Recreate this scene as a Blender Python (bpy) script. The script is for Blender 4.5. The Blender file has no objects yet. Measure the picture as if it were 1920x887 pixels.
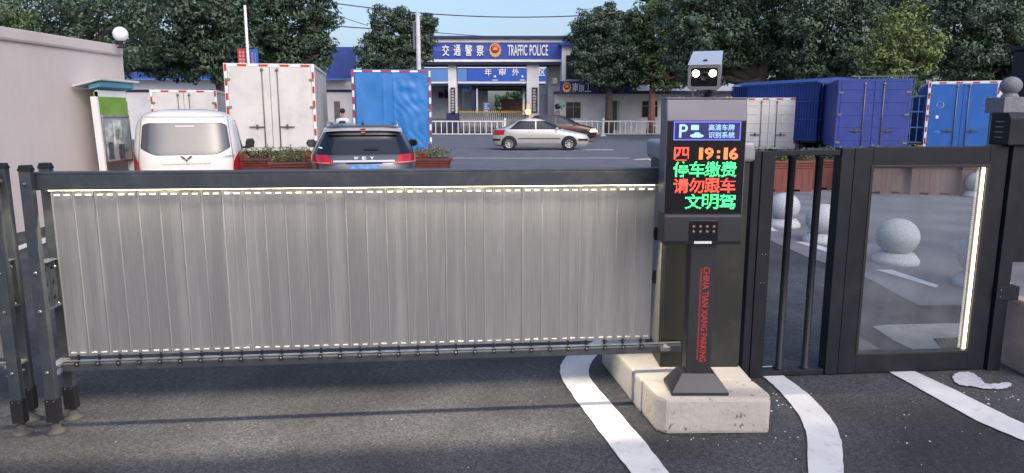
import bpy, bmesh, math, random
import numpy as np
from mathutils import Matrix, Vector
random.seed(7)
R = math.radians
SC = bpy.context.scene
COL = SC.collection

# ------------------------------------------------------------------ camera
EYE, FPX, PITCH = 1.65, 1330.0, R(9.8)
cam = bpy.data.objects.new('camera', bpy.data.cameras.new('camera'))
COL.objects.link(cam)
cam.location = (0, 0, EYE)
cam.rotation_euler = (R(90) - PITCH, 0, 0)
cam.data.sensor_width = 36
cam.data.lens = FPX / 1920 * 36
cam.data.clip_start = 0.05
cam.data.clip_end = 3000
SC.camera = cam
# ------------------------------------------------------------------ sky and sun (dusk, soft)
SUN_EL, SUN_AZ = 38, 150          # azimuth: 0 = +Y, clockwise; the sun stands behind the camera
world = bpy.data.worlds.new('World'); SC.world = world; world.use_nodes = True
nt = world.node_tree
sky = nt.nodes.new('ShaderNodeTexSky'); sky.sky_type = 'NISHITA'; sky.sun_disc = False
sky.sun_elevation = R(SUN_EL); sky.sun_rotation = R(SUN_AZ)
sky.air_density = 1.0; sky.dust_density = 4.0; sky.ozone_density = 2.5
tint = nt.nodes.new('ShaderNodeVectorMath'); tint.operation = 'MULTIPLY'; tint.inputs[1].default_value = (1.03, 1.01, 1.06)   # lavender dusk
nt.links.new(sky.outputs['Color'], tint.inputs[0])
nt.links.new(tint.outputs['Vector'], nt.nodes['Background'].inputs['Color'])
nt.nodes['Background'].inputs['Strength'].default_value = 0.125
sl = bpy.data.lights.new('sun', 'SUN'); so = bpy.data.objects.new('sun', sl); COL.objects.link(so)
sl.energy = 0.5; sl.angle = R(80); sl.color = (1.0, 0.985, 0.975)
d = Vector((math.sin(R(SUN_AZ)) * math.cos(R(55)), math.cos(R(SUN_AZ)) * math.cos(R(55)), math.sin(R(55))))
so.rotation_euler = d.to_track_quat('Z', 'Y').to_euler()
SC.view_settings.view_transform = 'Standard'; SC.view_settings.look = 'None'
SC.view_settings.gamma = 1; SC.view_settings.use_curve_mapping = False
SC.view_settings.exposure = 0.88
SC.cycles.max_bounces = 6; SC.cycles.transparent_max_bounces = 12
SC.cycles.use_denoising = True

# ------------------------------------------------------------------ survey helpers
_c, _s = math.cos(PITCH), math.sin(PITCH)
def ray(u, v):
    a = (u - 960) / FPX; b = -(v - 443.5) / FPX
    return a, _c + b * _s, -_s + b * _c
def at(u, v, Y):
    r = ray(u, v); t = Y / r[1]
    return Vector((r[0] * t, Y, EYE + r[2] * t))
def G(u, v, z=0.0):
    r = ray(u, v); t = (z - EYE) / r[2]
    return Vector((r[0] * t, r[1] * t, z))

# ------------------------------------------------------------------ materials
MATS = {}
def mat(name, col, rough=0.6, metal=0.0, var=0.15, scale=3.0, bump=0.0, bscale=40.0, coat=0.0, ior=1.45,
        stretch=(1, 1, 1), dirt=None, dirt_amt=0.0, dirt_scale=1.5, lo=.48, hi=.68, orand=0.0, spec=.5):
    """one procedural surface: base colour broken up by two noises, roughness variation and bump"""
    if name in MATS: return MATS[name]
    m = bpy.data.materials.new(name); m.use_nodes = True; MATS[name] = m
    n = m.node_tree.nodes; L = m.node_tree.links; b = n['Principled BSDF']
    b.inputs['Roughness'].default_value = rough; b.inputs['Metallic'].default_value = metal
    b.inputs['Coat Weight'].default_value = coat; b.inputs['IOR'].default_value = ior
    tc = n.new('ShaderNodeTexCoord'); mp = n.new('ShaderNodeMapping'); mp.inputs['Scale'].default_value = stretch
    L.new(tc.outputs['Object'], mp.inputs['Vector'])
    nz = n.new('ShaderNodeTexNoise'); nz.inputs['Scale'].default_value = scale; nz.inputs['Detail'].default_value = 6
    L.new(mp.outputs['Vector'], nz.inputs['Vector'])
    mr = n.new('ShaderNodeMapRange'); mr.inputs['From Min'].default_value = 0.3; mr.inputs['From Max'].default_value = 0.7
    mr.inputs['To Min'].default_value = 1 - var; mr.inputs['To Max'].default_value = 1 + var
    L.new(nz.outputs['Fac'], mr.inputs['Value'])
    mx = n.new('ShaderNodeVectorMath'); mx.operation = 'SCALE'; mx.inputs[0].default_value = col
    if orand:
        oi = n.new('ShaderNodeObjectInfo'); m4 = n.new('ShaderNodeMapRange'); m4.inputs['To Min'].default_value = 1 - orand; m4.inputs['To Max'].default_value = 1 + orand
        L.new(oi.outputs['Random'], m4.inputs['Value']); m5 = n.new('ShaderNodeMath'); m5.operation = 'MULTIPLY'
        L.new(mr.outputs['Result'], m5.inputs[0]); L.new(m4.outputs['Result'], m5.inputs[1]); L.new(m5.outputs[0], mx.inputs['Scale'])
    else: L.new(mr.outputs['Result'], mx.inputs['Scale'])
    b.inputs['Specular IOR Level'].default_value = spec
    out = mx.outputs['Vector']
    if dirt:
        n2 = n.new('ShaderNodeTexNoise'); n2.inputs['Scale'].default_value = dirt_scale; n2.inputs['Detail'].default_value = 9
        n2.inputs['Roughness'].default_value = 0.65
        L.new(mp.outputs['Vector'], n2.inputs['Vector'])
        m2 = n.new('ShaderNodeMapRange'); m2.inputs['From Min'].default_value = lo; m2.inputs['From Max'].default_value = hi
        m2.inputs['To Max'].default_value = dirt_amt
        L.new(n2.outputs['Fac'], m2.inputs['Value'])
        mm = n.new('ShaderNodeMix'); mm.data_type = 'RGBA'
        L.new(m2.outputs['Result'], mm.inputs['Factor']); L.new(out, mm.inputs['A'])
        mm.inputs['B'].default_value = (*dirt, 1); out = mm.outputs['Result']
    L.new(out, b.inputs['Base Color'])
    if bump:
        n3 = n.new('ShaderNodeTexNoise'); n3.inputs['Scale'].default_value = bscale; n3.inputs['Detail'].default_value = 5
        L.new(mp.outputs['Vector'], n3.inputs['Vector'])
        bp = n.new('ShaderNodeBump'); bp.inputs['Strength'].default_value = bump; bp.inputs['Distance'].default_value = 0.01
        L.new(n3.outputs['Fac'], bp.inputs['Height']); L.new(bp.outputs['Normal'], b.inputs['Normal'])
    return m
def emit(name, col, strength, base=(0.02, 0.02, 0.02)):
    if name in MATS: return MATS[name]
    m = bpy.data.materials.new(name); m.use_nodes = True; MATS[name] = m
    b = m.node_tree.nodes['Principled BSDF']
    b.inputs['Base Color'].default_value = (*base, 1)
    b.inputs['Emission Color'].default_value = (*col, 1); b.inputs['Emission Strength'].default_value = strength
    return m
def asphalt(name, col, specks=0.0, grain=0.35, patch=0.25, warm=(1, 1, 1)):
    m = bpy.data.materials.new(name); m.use_nodes = True; MATS[name] = m
    n = m.node_tree.nodes; L = m.node_tree.links; b = n['Principled BSDF']; b.inputs['Roughness'].default_value = 0.85
    tc = n.new('ShaderNodeTexCoord')
    def noise(sc, det=4, ro=0.5):
        q = n.new('ShaderNodeTexNoise'); q.inputs['Scale'].default_value = sc; q.inputs['Detail'].default_value = det
        q.inputs['Roughness'].default_value = ro; L.new(tc.outputs['Object'], q.inputs['Vector']); return q.outputs['Fac']
    def rng(x, a, c, lo, hi):
        q = n.new('ShaderNodeMapRange'); q.inputs['From Min'].default_value = a; q.inputs['From Max'].default_value = c
        q.inputs['To Min'].default_value = lo; q.inputs['To Max'].default_value = hi; L.new(x, q.inputs['Value']); return q.outputs['Result']
    def mul(x, y):
        q = n.new('ShaderNodeMath'); q.operation = 'MULTIPLY'; L.new(x, q.inputs[0]); L.new(y, q.inputs[1]); return q.outputs[0]
    g = mul(rng(noise(95, 5, .75), 0.34, 0.66, 1 - grain, 1 + grain), rng(noise(1.1, 6), 0.35, 0.65, 1 - patch, 1 + patch))
    g = mul(g, rng(noise(30, 6, .75), 0.34, 0.66, 1 - grain*.55, 1 + grain*.55))
    vo = n.new('ShaderNodeTexVoronoi'); vo.inputs['Scale'].default_value = 105; L.new(tc.outputs['Object'], vo.inputs['Vector'])
    sx = n.new('ShaderNodeSeparateColor'); L.new(vo.outputs['Color'], sx.inputs['Color'])
    g = mul(g, rng(sx.outputs[0], 0, 1, 1 - grain*.8, 1 + grain*.8))
    g = mul(g, rng(noise(.45, 5, .6), .35, .65, 1 - patch*.5, 1 + patch*.5))
    sc = n.new('ShaderNodeVectorMath'); sc.operation = 'SCALE'; sc.inputs[0].default_value = col; L.new(g, sc.inputs['Scale'])
    out = sc.outputs['Vector']
    if specks:
        a = rng(noise(60, 2, .4), 0.735, 0.755, 0, 1); c = rng(noise(2.3, 3), 0.45, 0.6, 0, specks)
        mm = n.new('ShaderNodeMix'); mm.data_type = 'RGBA'; L.new(mul(a, c), mm.inputs['Factor']); L.new(out, mm.inputs['A'])
        mm.inputs['B'].default_value = (0.5, 0.5, 0.5, 1); out = mm.outputs['Result']
    L.new(out, b.inputs['Base Color'])
    bp = n.new('ShaderNodeBump'); bp.inputs['Strength'].default_value = 0.6; bp.inputs['Distance'].default_value = 0.006
    L.new(noise(150, 4, .7), bp.inputs['Height']); L.new(bp.outputs['Normal'], b.inputs['Normal'])
    return m
def leafmat(name, c1, c2, sc=0.6):
    m = bpy.data.materials.new(name); m.use_nodes = True; MATS[name] = m
    n = m.node_tree.nodes; L = m.node_tree.links; b = n['Principled BSDF']; b.inputs['Roughness'].default_value = 0.5
    tc = n.new('ShaderNodeTexCoord'); q = n.new('ShaderNodeTexNoise'); q.inputs['Scale'].default_value = sc; q.inputs['Detail'].default_value = 10
    q.inputs['Roughness'].default_value = .7
    L.new(tc.outputs['Object'], q.inputs['Vector'])
    r = n.new('ShaderNodeValToRGB'); r.color_ramp.elements[0].position = .35; r.color_ramp.elements[1].position = .68
    r.color_ramp.elements[0].color = (*c1, 1); r.color_ramp.elements[1].color = (*c2, 1)
    ge = n.new('ShaderNodeNewGeometry'); ma = n.new('ShaderNodeMath'); ma.operation = 'MULTIPLY_ADD'; ma.inputs[1].default_value = .2; ma.inputs[2].default_value = -.08
    L.new(ge.outputs['Random Per Island'], ma.inputs[0]); ad = n.new('ShaderNodeMath'); L.new(q.outputs['Fac'], ad.inputs[0]); L.new(ma.outputs[0], ad.inputs[1])
    L.new(ad.outputs[0], r.inputs['Fac']); L.new(r.outputs['Color'], b.inputs['Base Color'])
    return m
def glass_pane(name, tint=(0.9, 0.93, 0.95), haze=0.06):
    m = bpy.data.materials.new(name); m.use_nodes = True; MATS[name] = m
    n = m.node_tree.nodes; L = m.node_tree.links
    n.remove(n['Principled BSDF']); o = n['Material Output']
    t = n.new('ShaderNodeBsdfTransparent'); t.inputs['Color'].default_value = (*tint, 1)
    g = n.new('ShaderNodeBsdfGlossy'); g.inputs['Roughness'].default_value = 0.02
    df = n.new('ShaderNodeBsdfDiffuse'); df.inputs['Color'].default_value = (.5, .52, .55, 1)
    fr = n.new('ShaderNodeFresnel'); fr.inputs['IOR'].default_value = 1.45
    a = n.new('ShaderNodeMixShader'); c = n.new('ShaderNodeMixShader')
    tc = n.new('ShaderNodeTexCoord'); q = n.new('ShaderNodeTexNoise'); q.inputs['Scale'].default_value = 5; q.inputs['Detail'].default_value = 6
    L.new(tc.outputs['Object'], q.inputs['Vector'])
    mr = n.new('ShaderNodeMapRange'); mr.inputs['From Min'].default_value = .35; mr.inputs['From Max'].default_value = .75
    mr.inputs['To Min'].default_value = haze * .5; mr.inputs['To Max'].default_value = haze * 1.8
    L.new(q.outputs['Fac'], mr.inputs['Value']); L.new(mr.outputs['Result'], c.inputs['Fac'])
    L.new(t.outputs[0], c.inputs[1]); L.new(df.outputs[0], c.inputs[2])
    L.new(fr.outputs[0], a.inputs['Fac']); L.new(c.outputs[0], a.inputs[1]); L.new(g.outputs[0], a.inputs[2])
    L.new(a.outputs[0], o.inputs['Surface'])
    return m

M = dict(
 asphalt=asphalt('near_asphalt', (0.039, 0.041, 0.046), specks=.8, grain=.62, patch=.45),
 road=asphalt('road_asphalt', (0.112, 0.118, 0.142), grain=.15, patch=.12),
 apron=asphalt('concrete_apron', (0.15, 0.15, 0.165), grain=.15, patch=.2),
 paint=mat('road_paint', (0.53, 0.54, 0.55), .7, var=.08, scale=6, dirt=(.22, .22, .23), dirt_amt=.55, dirt_scale=16, lo=.56, hi=.74, bump=.3, bscale=120),
 worn=mat('worn_paint', (0.42, 0.43, 0.45), .8, var=.2, scale=4, dirt=(.11, .115, .13), dirt_amt=.8, dirt_scale=6),
 patch=mat('pale_concrete', (0.30, 0.29, 0.275), .9, var=.12, scale=4, bump=.4, bscale=60, dirt=(.14, .135, .13), dirt_amt=.7, dirt_scale=3),
 conc=mat('island_concrete', (0.38, 0.36, 0.335), .9, var=.1, scale=5, bump=.5, bscale=35, dirt=(.3, .28, .25), dirt_amt=.5, dirt_scale=5),
 rail=mat('dark_grey_coating', (0.050, 0.058, 0.070), .42, .3, var=.1, scale=9, dirt=(.13, .13, .125), dirt_amt=.35, dirt_scale=8),
 black=mat('black_plastic', (0.012, 0.012, 0.014), .5, var=.15),
 alu=mat('brushed_aluminium', (0.205, 0.211, 0.213), .47, .35, var=.06, scale=7, stretch=(14, 1, .8), dirt=(.33, .33, .33), dirt_amt=.55, dirt_scale=.9, bump=.05, bscale=60, orand=.06),
 steel=mat('galvanised_steel', (0.42, 0.42, 0.42), .4, .8, var=.2, scale=12),
 cab=mat('charcoal_powder_coat', (0.022, 0.025, 0.024), .45, .2, var=.12, scale=5, dirt=(.06, .06, .055), dirt_amt=.4, dirt_scale=4),
 kiosk=mat('anthracite_powder_coat', (0.032, 0.034, 0.040), .4, .3, var=.1, scale=6),
 kiosk_top=mat('slate_painted_metal', (0.13, 0.13, 0.155), .4, .35, var=.08, scale=5),
 screen=mat('black_screen_glass', (0.008, 0.008, 0.010), .12, var=.02, coat=.3),
 ped=mat('black_gate_coating', (0.009, 0.011, 0.017), .5, .0, var=.15, scale=6, dirt=(.022, .024, .03), dirt_amt=.5, dirt_scale=5, spec=.3),
 white_led=emit('warm_led', (1.0, 0.86, 0.58), 2.8),
 slot=emit('slot_glow', (1.0, 0.9, 0.66), .9, (.6, .6, .55)),
 pale=mat('pale_slot', (0.55, 0.55, 0.53), .6, var=.05),
 wall=mat('beige_render', (0.53, 0.475, 0.46), .9, var=.06, scale=1.2, bump=.25, bscale=60, dirt=(.43, .375, .355), dirt_amt=.4, dirt_scale=1.1, stretch=(1, 1, .45)),
 white=mat('white_paint', (0.72, 0.72, 0.71), .6, var=.05),
 bwall=mat('white_building_wall', (0.72, 0.72, 0.73), .85, var=.07, scale=.6, dirt=(.36, .36, .36), dirt_amt=.4, dirt_scale=.5),
 blue=mat('police_blue_panel', (0.028, 0.064, 0.34), .4, var=.08, scale=.5),
 blue2=mat('bright_blue_panel', (0.03, 0.10, 0.45), .4, var=.06, scale=.4),
 blue3=mat('pale_blue_panel', (0.10, 0.24, 0.52), .4, var=.06, scale=.4),
 blue_roof=mat('blue_steel_roof', (0.045, 0.075, 0.27), .5, var=.15, scale=1.5, stretch=(1, 4, 1)),
 navy=mat('navy_trim', (0.02, 0.028, 0.09), .6, var=.1),
 dark=mat('dark_window_glass', (0.02, 0.024, 0.026), .2, var=.1, ior=1.4),
 granite=mat('grey_granite', (0.42, 0.43, 0.445), .7, var=.22, scale=60, bump=.15, bscale=80),
 planter=mat('brick_red_plastic', (0.15, 0.042, 0.036), .6, var=.15, scale=4, dirt=(.12, .06, .05), dirt_amt=.6, dirt_scale=2.5),
 planter2=mat('faded_brown_plastic', (0.12, 0.066, 0.062), .65, var=.15, scale=4, stretch=(4, 4, .6), dirt=(.10, .085, .08), dirt_amt=.7, dirt_scale=2.5),
 soil=mat('planter_soil', (0.06, 0.045, 0.035), .95, var=.3, scale=10),
 tyre=mat('tyre_rubber', (0.016, 0.016, 0.017), .8, var=.1),
 rim=mat('alloy_rim', (0.55, 0.56, 0.57), .3, .8, var=.05),
 under=mat('chassis_black', (0.02, 0.02, 0.021), .8, var=.2),
 red=mat('red_reflector', (0.42, 0.03, 0.025), .35, var=.15, scale=20),
 lamp_red=mat('red_tail_lamp', (0.36, 0.012, 0.018), .12, var=.15, scale=25, coat=.5),
 refl_white=mat('white_reflector', (0.75, 0.75, 0.75), .4, var=.06),
 chrome=mat('chrome_trim', (0.75, 0.75, 0.76), .15, 1.0, var=.03),
 bark=mat('grey_brown_bark', (0.095, 0.078, 0.066), .95, var=.35, scale=4, stretch=(3, 3, .5), bump=.8, bscale=10),
 bark2=mat('reddish_painted_trunk', (0.28, 0.13, 0.10), .9, var=.2, scale=4, bump=.5, bscale=10),
 leaf=leafmat('dark_leaf', (0.018, 0.040, 0.027), (0.082, 0.135, 0.075)),
 leaf2=leafmat('mid_leaf', (0.030, 0.062, 0.026), (0.10, 0.16, 0.055)),
 leaf3=leafmat('yellow_green_leaf', (0.05, 0.085, 0.025), (0.19, 0.24, 0.06)),
 leafp=leafmat('planter_leaf', (0.06, 0.08, 0.03), (0.20, 0.20, 0.10), 9),
 gold=mat('gold_enamel', (0.62, 0.36, 0.16), .35, .4, var=.1, scale=8),
 badge_red=mat('red_enamel', (0.42, 0.05, 0.04), .4, var=.1),
 sig=mat('sign_white_letter', (0.80, 0.80, 0.78), .5, var=.04),
 skin=mat('skin', (0.40, 0.24, 0.17), .6, var=.06),
 hair=mat('black_hair', (0.015, 0.013, 0.012), .6, var=.2),
 shirt=mat('white_shirt', (0.70, 0.71, 0.73), .8, var=.06),
 trousers=mat('dark_trousers', (0.03, 0.032, 0.04), .8, var=.1),
 pack=mat('dark_backpack', (0.025, 0.03, 0.04), .7, var=.15),
 yellow=mat('yellow_plastic', (0.62, 0.36, 0.02), .5, var=.1),
 green=mat('green_fabric', (0.02, 0.30, 0.10), .7, var=.1),
 gdoor=mat('green_steel_door', (0.035, 0.12, 0.085), .5, var=.1),
)

# ------------------------------------------------------------------ mesh builder
class MB:
    def __init__(self): self.v = []; self.f = []; self.m = []; self.s = []
    def add(self, vs, fs, mi=0, sm=False):
        o = len(self.v); self.v += [tuple(p) for p in vs]
        for f in fs: self.f.append(tuple(i + o for i in f)); self.m.append(mi); self.s.append(sm)
        return self
    def box(self, x0, x1, y0, y1, z0, z1, mi=0):
        return self.add([(x0,y0,z0),(x1,y0,z0),(x1,y1,z0),(x0,y1,z0),(x0,y0,z1),(x1,y0,z1),(x1,y1,z1),(x0,y1,z1)],
            [(0,3,2,1),(4,5,6,7),(0,1,5,4),(1,2,6,5),(2,3,7,6),(3,0,4,7)], mi)
    def bar(self, p0, p1, w, h, mi=0):
        p0 = Vector(p0); p1 = Vector(p1); d = (p1 - p0).normalized()
        up = Vector((0,0,1)) if abs(d.z) < .95 else Vector((0,1,0))
        a = d.cross(up).normalized(); b = a.cross(d).normalized()
        vs = [p + a*sx*w/2 + b*sz*h/2 for p in (p0, p1) for sx, sz in ((-1,-1),(1,-1),(1,1),(-1,1))]
        return self.add(vs, [(0,1,2,3),(7,6,5,4),(0,4,5,1),(1,5,6,2),(2,6,7,3),(3,7,4,0)], mi)
    def tube(self, pts, rad, n=8, mi=0, caps=True, sm=True):
        pts = [Vector(p) for p in pts]; rad = rad if isinstance(rad, (list, tuple)) else [rad]*len(pts)
        vs = []; fs = []
        for i, p in enumerate(pts):
            d = (pts[min(i+1, len(pts)-1)] - pts[max(i-1, 0)]).normalized()
            up = Vector((0,0,1)) if abs(d.z) < .9 else Vector((0,1,0))
            a = d.cross(up).normalized(); b = a.cross(d).normalized()
            for k in range(n):
                t = 2*math.pi*k/n; vs.append(p + (a*math.cos(t) + b*math.sin(t))*rad[i])
        for i in range(len(pts)-1):
            for k in range(n):
                k2 = (k+1) % n; fs.append((i*n+k, i*n+k2, (i+1)*n+k2, (i+1)*n+k))
        self.add(vs, fs, mi, sm)
        if caps:
            o = len(self.v) - len(vs)
            self.f += [tuple(o+k for k in range(n))[::-1], tuple(o+(len(pts)-1)*n+k for k in range(n))]
            self.m += [mi, mi]; self.s += [False, False]
        return self
    def lathe(self, prof, c=(0,0,0), n=24, mi=0, sm=True, axis='z'):
        vs = []; fs = []
        for r, z in prof:
            for k in range(n):
                t = 2*math.pi*k/n; q = (r*math.cos(t), r*math.sin(t), z)
                if axis == 'x': q = (q[2], q[0], q[1])
                if axis == 'y': q = (q[0], q[2], q[1])
                vs.append((c[0]+q[0], c[1]+q[1], c[2]+q[2]))
        for i in range(len(prof)-1):
            for k in range(n):
                k2 = (k+1) % n; fs.append((i*n+k, i*n+k2, (i+1)*n+k2, (i+1)*n+k))
        return self.add(vs, fs, mi, sm)
    def ball(self, c, r, n=20, mi=0, sq=1.0):
        k = n // 2
        return self.lathe([(max(1e-4, r*math.sin(math.pi*i/k)), -r*sq*math.cos(math.pi*i/k)) for i in range(k+1)], c, n, mi)
    def prism(self, poly, h0, h1, axis='y', mi=0):
        """polygon in the plane across axis, extruded from h0 to h1"""
        n = len(poly)
        def p(q, h): return (q[0], h, q[1]) if axis == 'y' else ((h, q[0], q[1]) if axis == 'x' else (q[0], q[1], h))
        vs = [p(q, h0) for q in poly] + [p(q, h1) for q in poly]
        fs = [tuple(range(n))[::-1], tuple(range(n, 2*n))] + [(i, (i+1) % n, n+(i+1) % n, n+i) for i in range(n)]
        return self.add(vs, fs, mi)
    def grid(self, fn, nu, nv, mi=0, sm=True):
        vs = [fn(i/nu, j/nv) for j in range(nv+1) for i in range(nu+1)]
        fs = [(j*(nu+1)+i, j*(nu+1)+i+1, (j+1)*(nu+1)+i+1, (j+1)*(nu+1)+i) for j in range(nv) for i in range(nu)]
        return self.add(vs, fs, mi, sm)
    def xf(self, mtx):
        self.v = [tuple(mtx @ Vector(p)) for p in self.v]; return self
    def build(self, name, mats, parent=None, bevel=0.0, world=False, seg=2, fix=True):
        me = bpy.data.meshes.new(name)
        vs = self.v
        if world and parent is not None:
            inv = parent_matrix(parent).inverted(); vs = [tuple(inv @ Vector(p)) for p in vs]
        me.from_pydata(vs, [], self.f)
        for q in (mats if isinstance(mats, (list, tuple)) else [mats]): me.materials.append(q)
        me.polygons.foreach_set('material_index', self.m); me.polygons.foreach_set('use_smooth', self.s)
        if bevel or fix:
            bm = bmesh.new(); bm.from_mesh(me)
            if fix: bmesh.ops.recalc_face_normals(bm, faces=bm.faces)
            if bevel:
                es = [e for e in bm.edges if len(e.link_faces) == 2 and e.calc_face_angle(0) > R(35)]
                bmesh.ops.bevel(bm, geom=es, offset=bevel, segments=seg, profile=.6, affect='EDGES', clamp_overlap=True)
            bm.to_mesh(me); bm.free()
        me.update()
        o = bpy.data.objects.new(name, me); COL.objects.link(o)
        if parent is not None: o.parent = parent
        return o
def parent_matrix(o):
    m = Matrix.LocRotScale(o.location, o.rotation_euler, o.scale)
    return parent_matrix(o.parent) @ m if o.parent else m
def tag(o, label=None, cat=None, group=None, kind=None):
    if label: o['label'] = label
    if cat: o['category'] = cat
    if group: o['group'] = group
    if kind: o['kind'] = kind
    return o
def thing(name, label, cat, loc=(0,0,0), rz=0.0, group=None):
    o = bpy.data.objects.new(name, None); COL.objects.link(o); o.location = loc; o.rotation_euler = (0, 0, rz)
    return tag(o, label, cat, group)
def structure(o): o['kind'] = 'structure'; return o
def dup(root, loc, rz, label=None):
    r = root.copy(); COL.objects.link(r); r.location = loc; r.rotation_euler = (0, 0, rz)
    if label: r['label'] = label
    def rec(a, b):
        for ch in list(a.children):
            c = ch.copy(); COL.objects.link(c); c.parent = b; rec(ch, c)
    rec(root, r); return r

def text_mb(s, w, h, bold=0.0, depth=0.002, spacing=1.0):
    """lettering as a flat mesh in the XZ plane, centred on the origin, facing -Y, fitted to w x h"""
    cu = bpy.data.curves.new('lettering', 'FONT'); cu.body = s; cu.size = 1.0; cu.offset = bold; cu.extrude = 0.01
    cu.align_x = 'CENTER'; cu.space_character = spacing; cu.resolution_u = 3
    ob = bpy.data.objects.new('lettering', cu); COL.objects.link(ob)
    dg = bpy.context.evaluated_depsgraph_get(); me = bpy.data.meshes.new_from_object(ob.evaluated_get(dg))
    co = np.empty(len(me.vertices)*3); me.vertices.foreach_get('co', co); co = co.reshape(-1, 3)
    fs = [tuple(p.vertices) for p in me.polygons]
    bpy.data.objects.remove(ob); bpy.data.curves.remove(cu); bpy.data.meshes.remove(me)
    mb = MB()
    if len(co) == 0: return mb
    lo = co.min(0); hi = co.max(0); sp = np.maximum(hi - lo, 1e-6)
    vs = [((p[0]-(lo[0]+hi[0])/2)/sp[0]*w, -(p[2]-lo[2])/sp[2]*depth, (p[1]-(lo[1]+hi[1])/2)/sp[1]*h) for p in co]
    mb.add(vs, fs); return mb

# ------------------------------------------------------------------ setting: ground, road, markings
def sheet(name, pts, z, m, kind='structure'):
    o = MB().add([(p[0], p[1], z) for p in pts], [tuple(range(len(pts)))]).build(name, m); o['kind'] = kind; return o
ground = sheet('ground', [(-900, -300), (900, -300), (900, 1500), (-900, 1500)], 0.0, M['asphalt'])
def arc_pts(a, b, n): return [(a[0]+(b[0]-a[0])*i/n, a[1]+(b[1]-a[1])*i/n) for i in range(n+1)]
sheet('road', [(-90, 21.5), (90, 21.5), (90, 58.5), (-90, 58.5)], 0.004, M['road'])
apron_edge = [(3.55, 6.0), (3.62, 7.0), (3.45, 8.2), (3.4, 9.6), (3.4, 14), (3.4, 21.4)]
sheet('parking_apron', apron_edge + [(60, 21.4), (60, 6.0)], 0.004, M['apron'])
sheet('left_apron', [(-40, 11.2), (-3.2, 12.0), (-3.2, 21.4), (-40, 21.4)], 0.004, M['road'])
def smooth(pts, n=6):
    out = []; P = [pts[0]] + list(pts) + [pts[-1]]
    for i in range(1, len(P)-2):
        p0, p1, p2, p3 = [np.array(q, float) for q in P[i-1:i+3]]
        for k in range(n):
            t = k/n
            out.append(.5*((2*p1)+(-p0+p2)*t+(2*p0-5*p1+4*p2-p3)*t*t+(-p0+3*p1-3*p2+p3)*t**3))
    out.append(np.array(pts[-1], float)); return out
def strip(name, le, ri, m=None, z=0.008, jag=0.003):
    a = smooth([tuple(G(*q))[:2] for q in le]); b = smooth([tuple(G(*q))[:2] for q in ri]); n = len(a)
    rnd = random.Random(len(name) + len(le))
    j = lambda p: (p[0] + rnd.uniform(-jag, jag), p[1] + rnd.uniform(-jag, jag), z)
    o = MB().add([j(p) for p in a] + [j(p) for p in b], [(i, i+1, n+i+1, n+i) for i in range(n-1)]).build(name, m or M['paint'], fix=True)
    o['kind'] = 'structure'; return o
strip('lane_line', [(1158,600),(1118,638),(1072,662),(1051,688),(1056,716),(1090,765),(1130,820),(1182,887),(1240,960)],
      [(1200,604),(1160,642),(1120,668),(1104,695),(1112,718),(1160,775),(1208,830),(1252,887),(1312,958)])
strip('lane_line', [(1405,690),(1433,710),(1466,740),(1500,785),(1512,822),(1515,887),(1512,960)],
      [(1445,688),(1474,710),(1520,745),(1560,790),(1577,830),(1582,887),(1584,960)])
strip('lane_line', [(1620,672),(1668,700),(1740,740),(1830,790),(1925,831),(2060,890)], [(1668,672),(1715,698),(1790,733),(1860,768),(1928,800),(2075,860)])
for q in ([(1436,428),(1447,426),(1459,435),(1444,434)], [(1492,455),(1512,454),(1563,470),(1562,478)], [(1642,507),(1672,507),(1760,537),(1755,541)],
          [(1830,566),(1862,566),(1960,600),(1950,606)]):
    s_ = sheet('road_marking', [tuple(G(*p))[:2] for p in q], 0.009, M['paint'])
for q in ([(-60,492),(-58,482),(22,467),(22,477)], [(33,463),(55,455),(56,463),(34,471)], [(74,450),(85,446),(86,456),(75,461)],[(100,443),(150,430),(150,436),(101,451)]):
    sheet('road_marking', [tuple(G(*p))[:2] for p in q], 0.009, M['paint'])
sheet('road_marking', [tuple(G(*p))[:2] for p in [(1010,280.3),(1150,280.3),(1150,282),(1010,282)]], 0.009, M['worn'])
sheet('road_marking', [tuple(G(*p))[:2] for p in [(1188,299),(1215,297.5),(1240,306),(1236,307),(1214,299.5),(1192,300.5)]], 0.009, M['paint'])
sheet('road_marking', [tuple(G(*p))[:2] for p in [(820,296.3),(1180,296.3),(1180,297.5),(820,297.5)]], 0.009, M['worn'])
sheet('concrete_patch', [tuple(G(*p))[:2] for p in [(1636,614),(1660,611),(1790,608),(1900,607),(1900,672),(1800,668),(1742,672),(1706,655),(1675,640)]], 0.009, M['patch'])
gr = MB()
gp = [G(1752,641), G(1822,638), G(1836,656), G(1768,660)]
for k in range(9):
    a = gp[0].lerp(gp[1], (k+.5)/9); b = gp[3].lerp(gp[2], (k+.5)/9)
    gr.bar((a.x, a.y, .016), (b.x, b.y, .016), .018, .012)
for a, b in ((0, 1), (3, 2)): gr.bar((gp[a].x, gp[a].y, .017), (gp[b].x, gp[b].y, .017), .02, .014)
tag(gr.build('drain_grate', M['under']), 'dark slotted drain grate in the pale concrete patch behind the glass door', 'drain grate')
rs = random.Random(5)
def blotch(name, outline, m, z=0.01):
    o = sheet(name, [tuple(G(*p))[:2] for p in outline], z, m); return o
sp = []
base_o = [(1785,707),(1796,701),(1812,700),(1826,703),(1838,712),(1850,722),(1870,722),(1885,719),(1897,722),(1893,728),(1884,731),(1868,732),(1845,731),(1822,727),(1803,725),(1790,718)]
o_ = smooth(base_o + [base_o[0]], 5)
sp = [(p[0] + rs.uniform(-1.6, 1.6), p[1] + rs.uniform(-1.0, 1.0)) for p in o_[:-1]]
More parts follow.
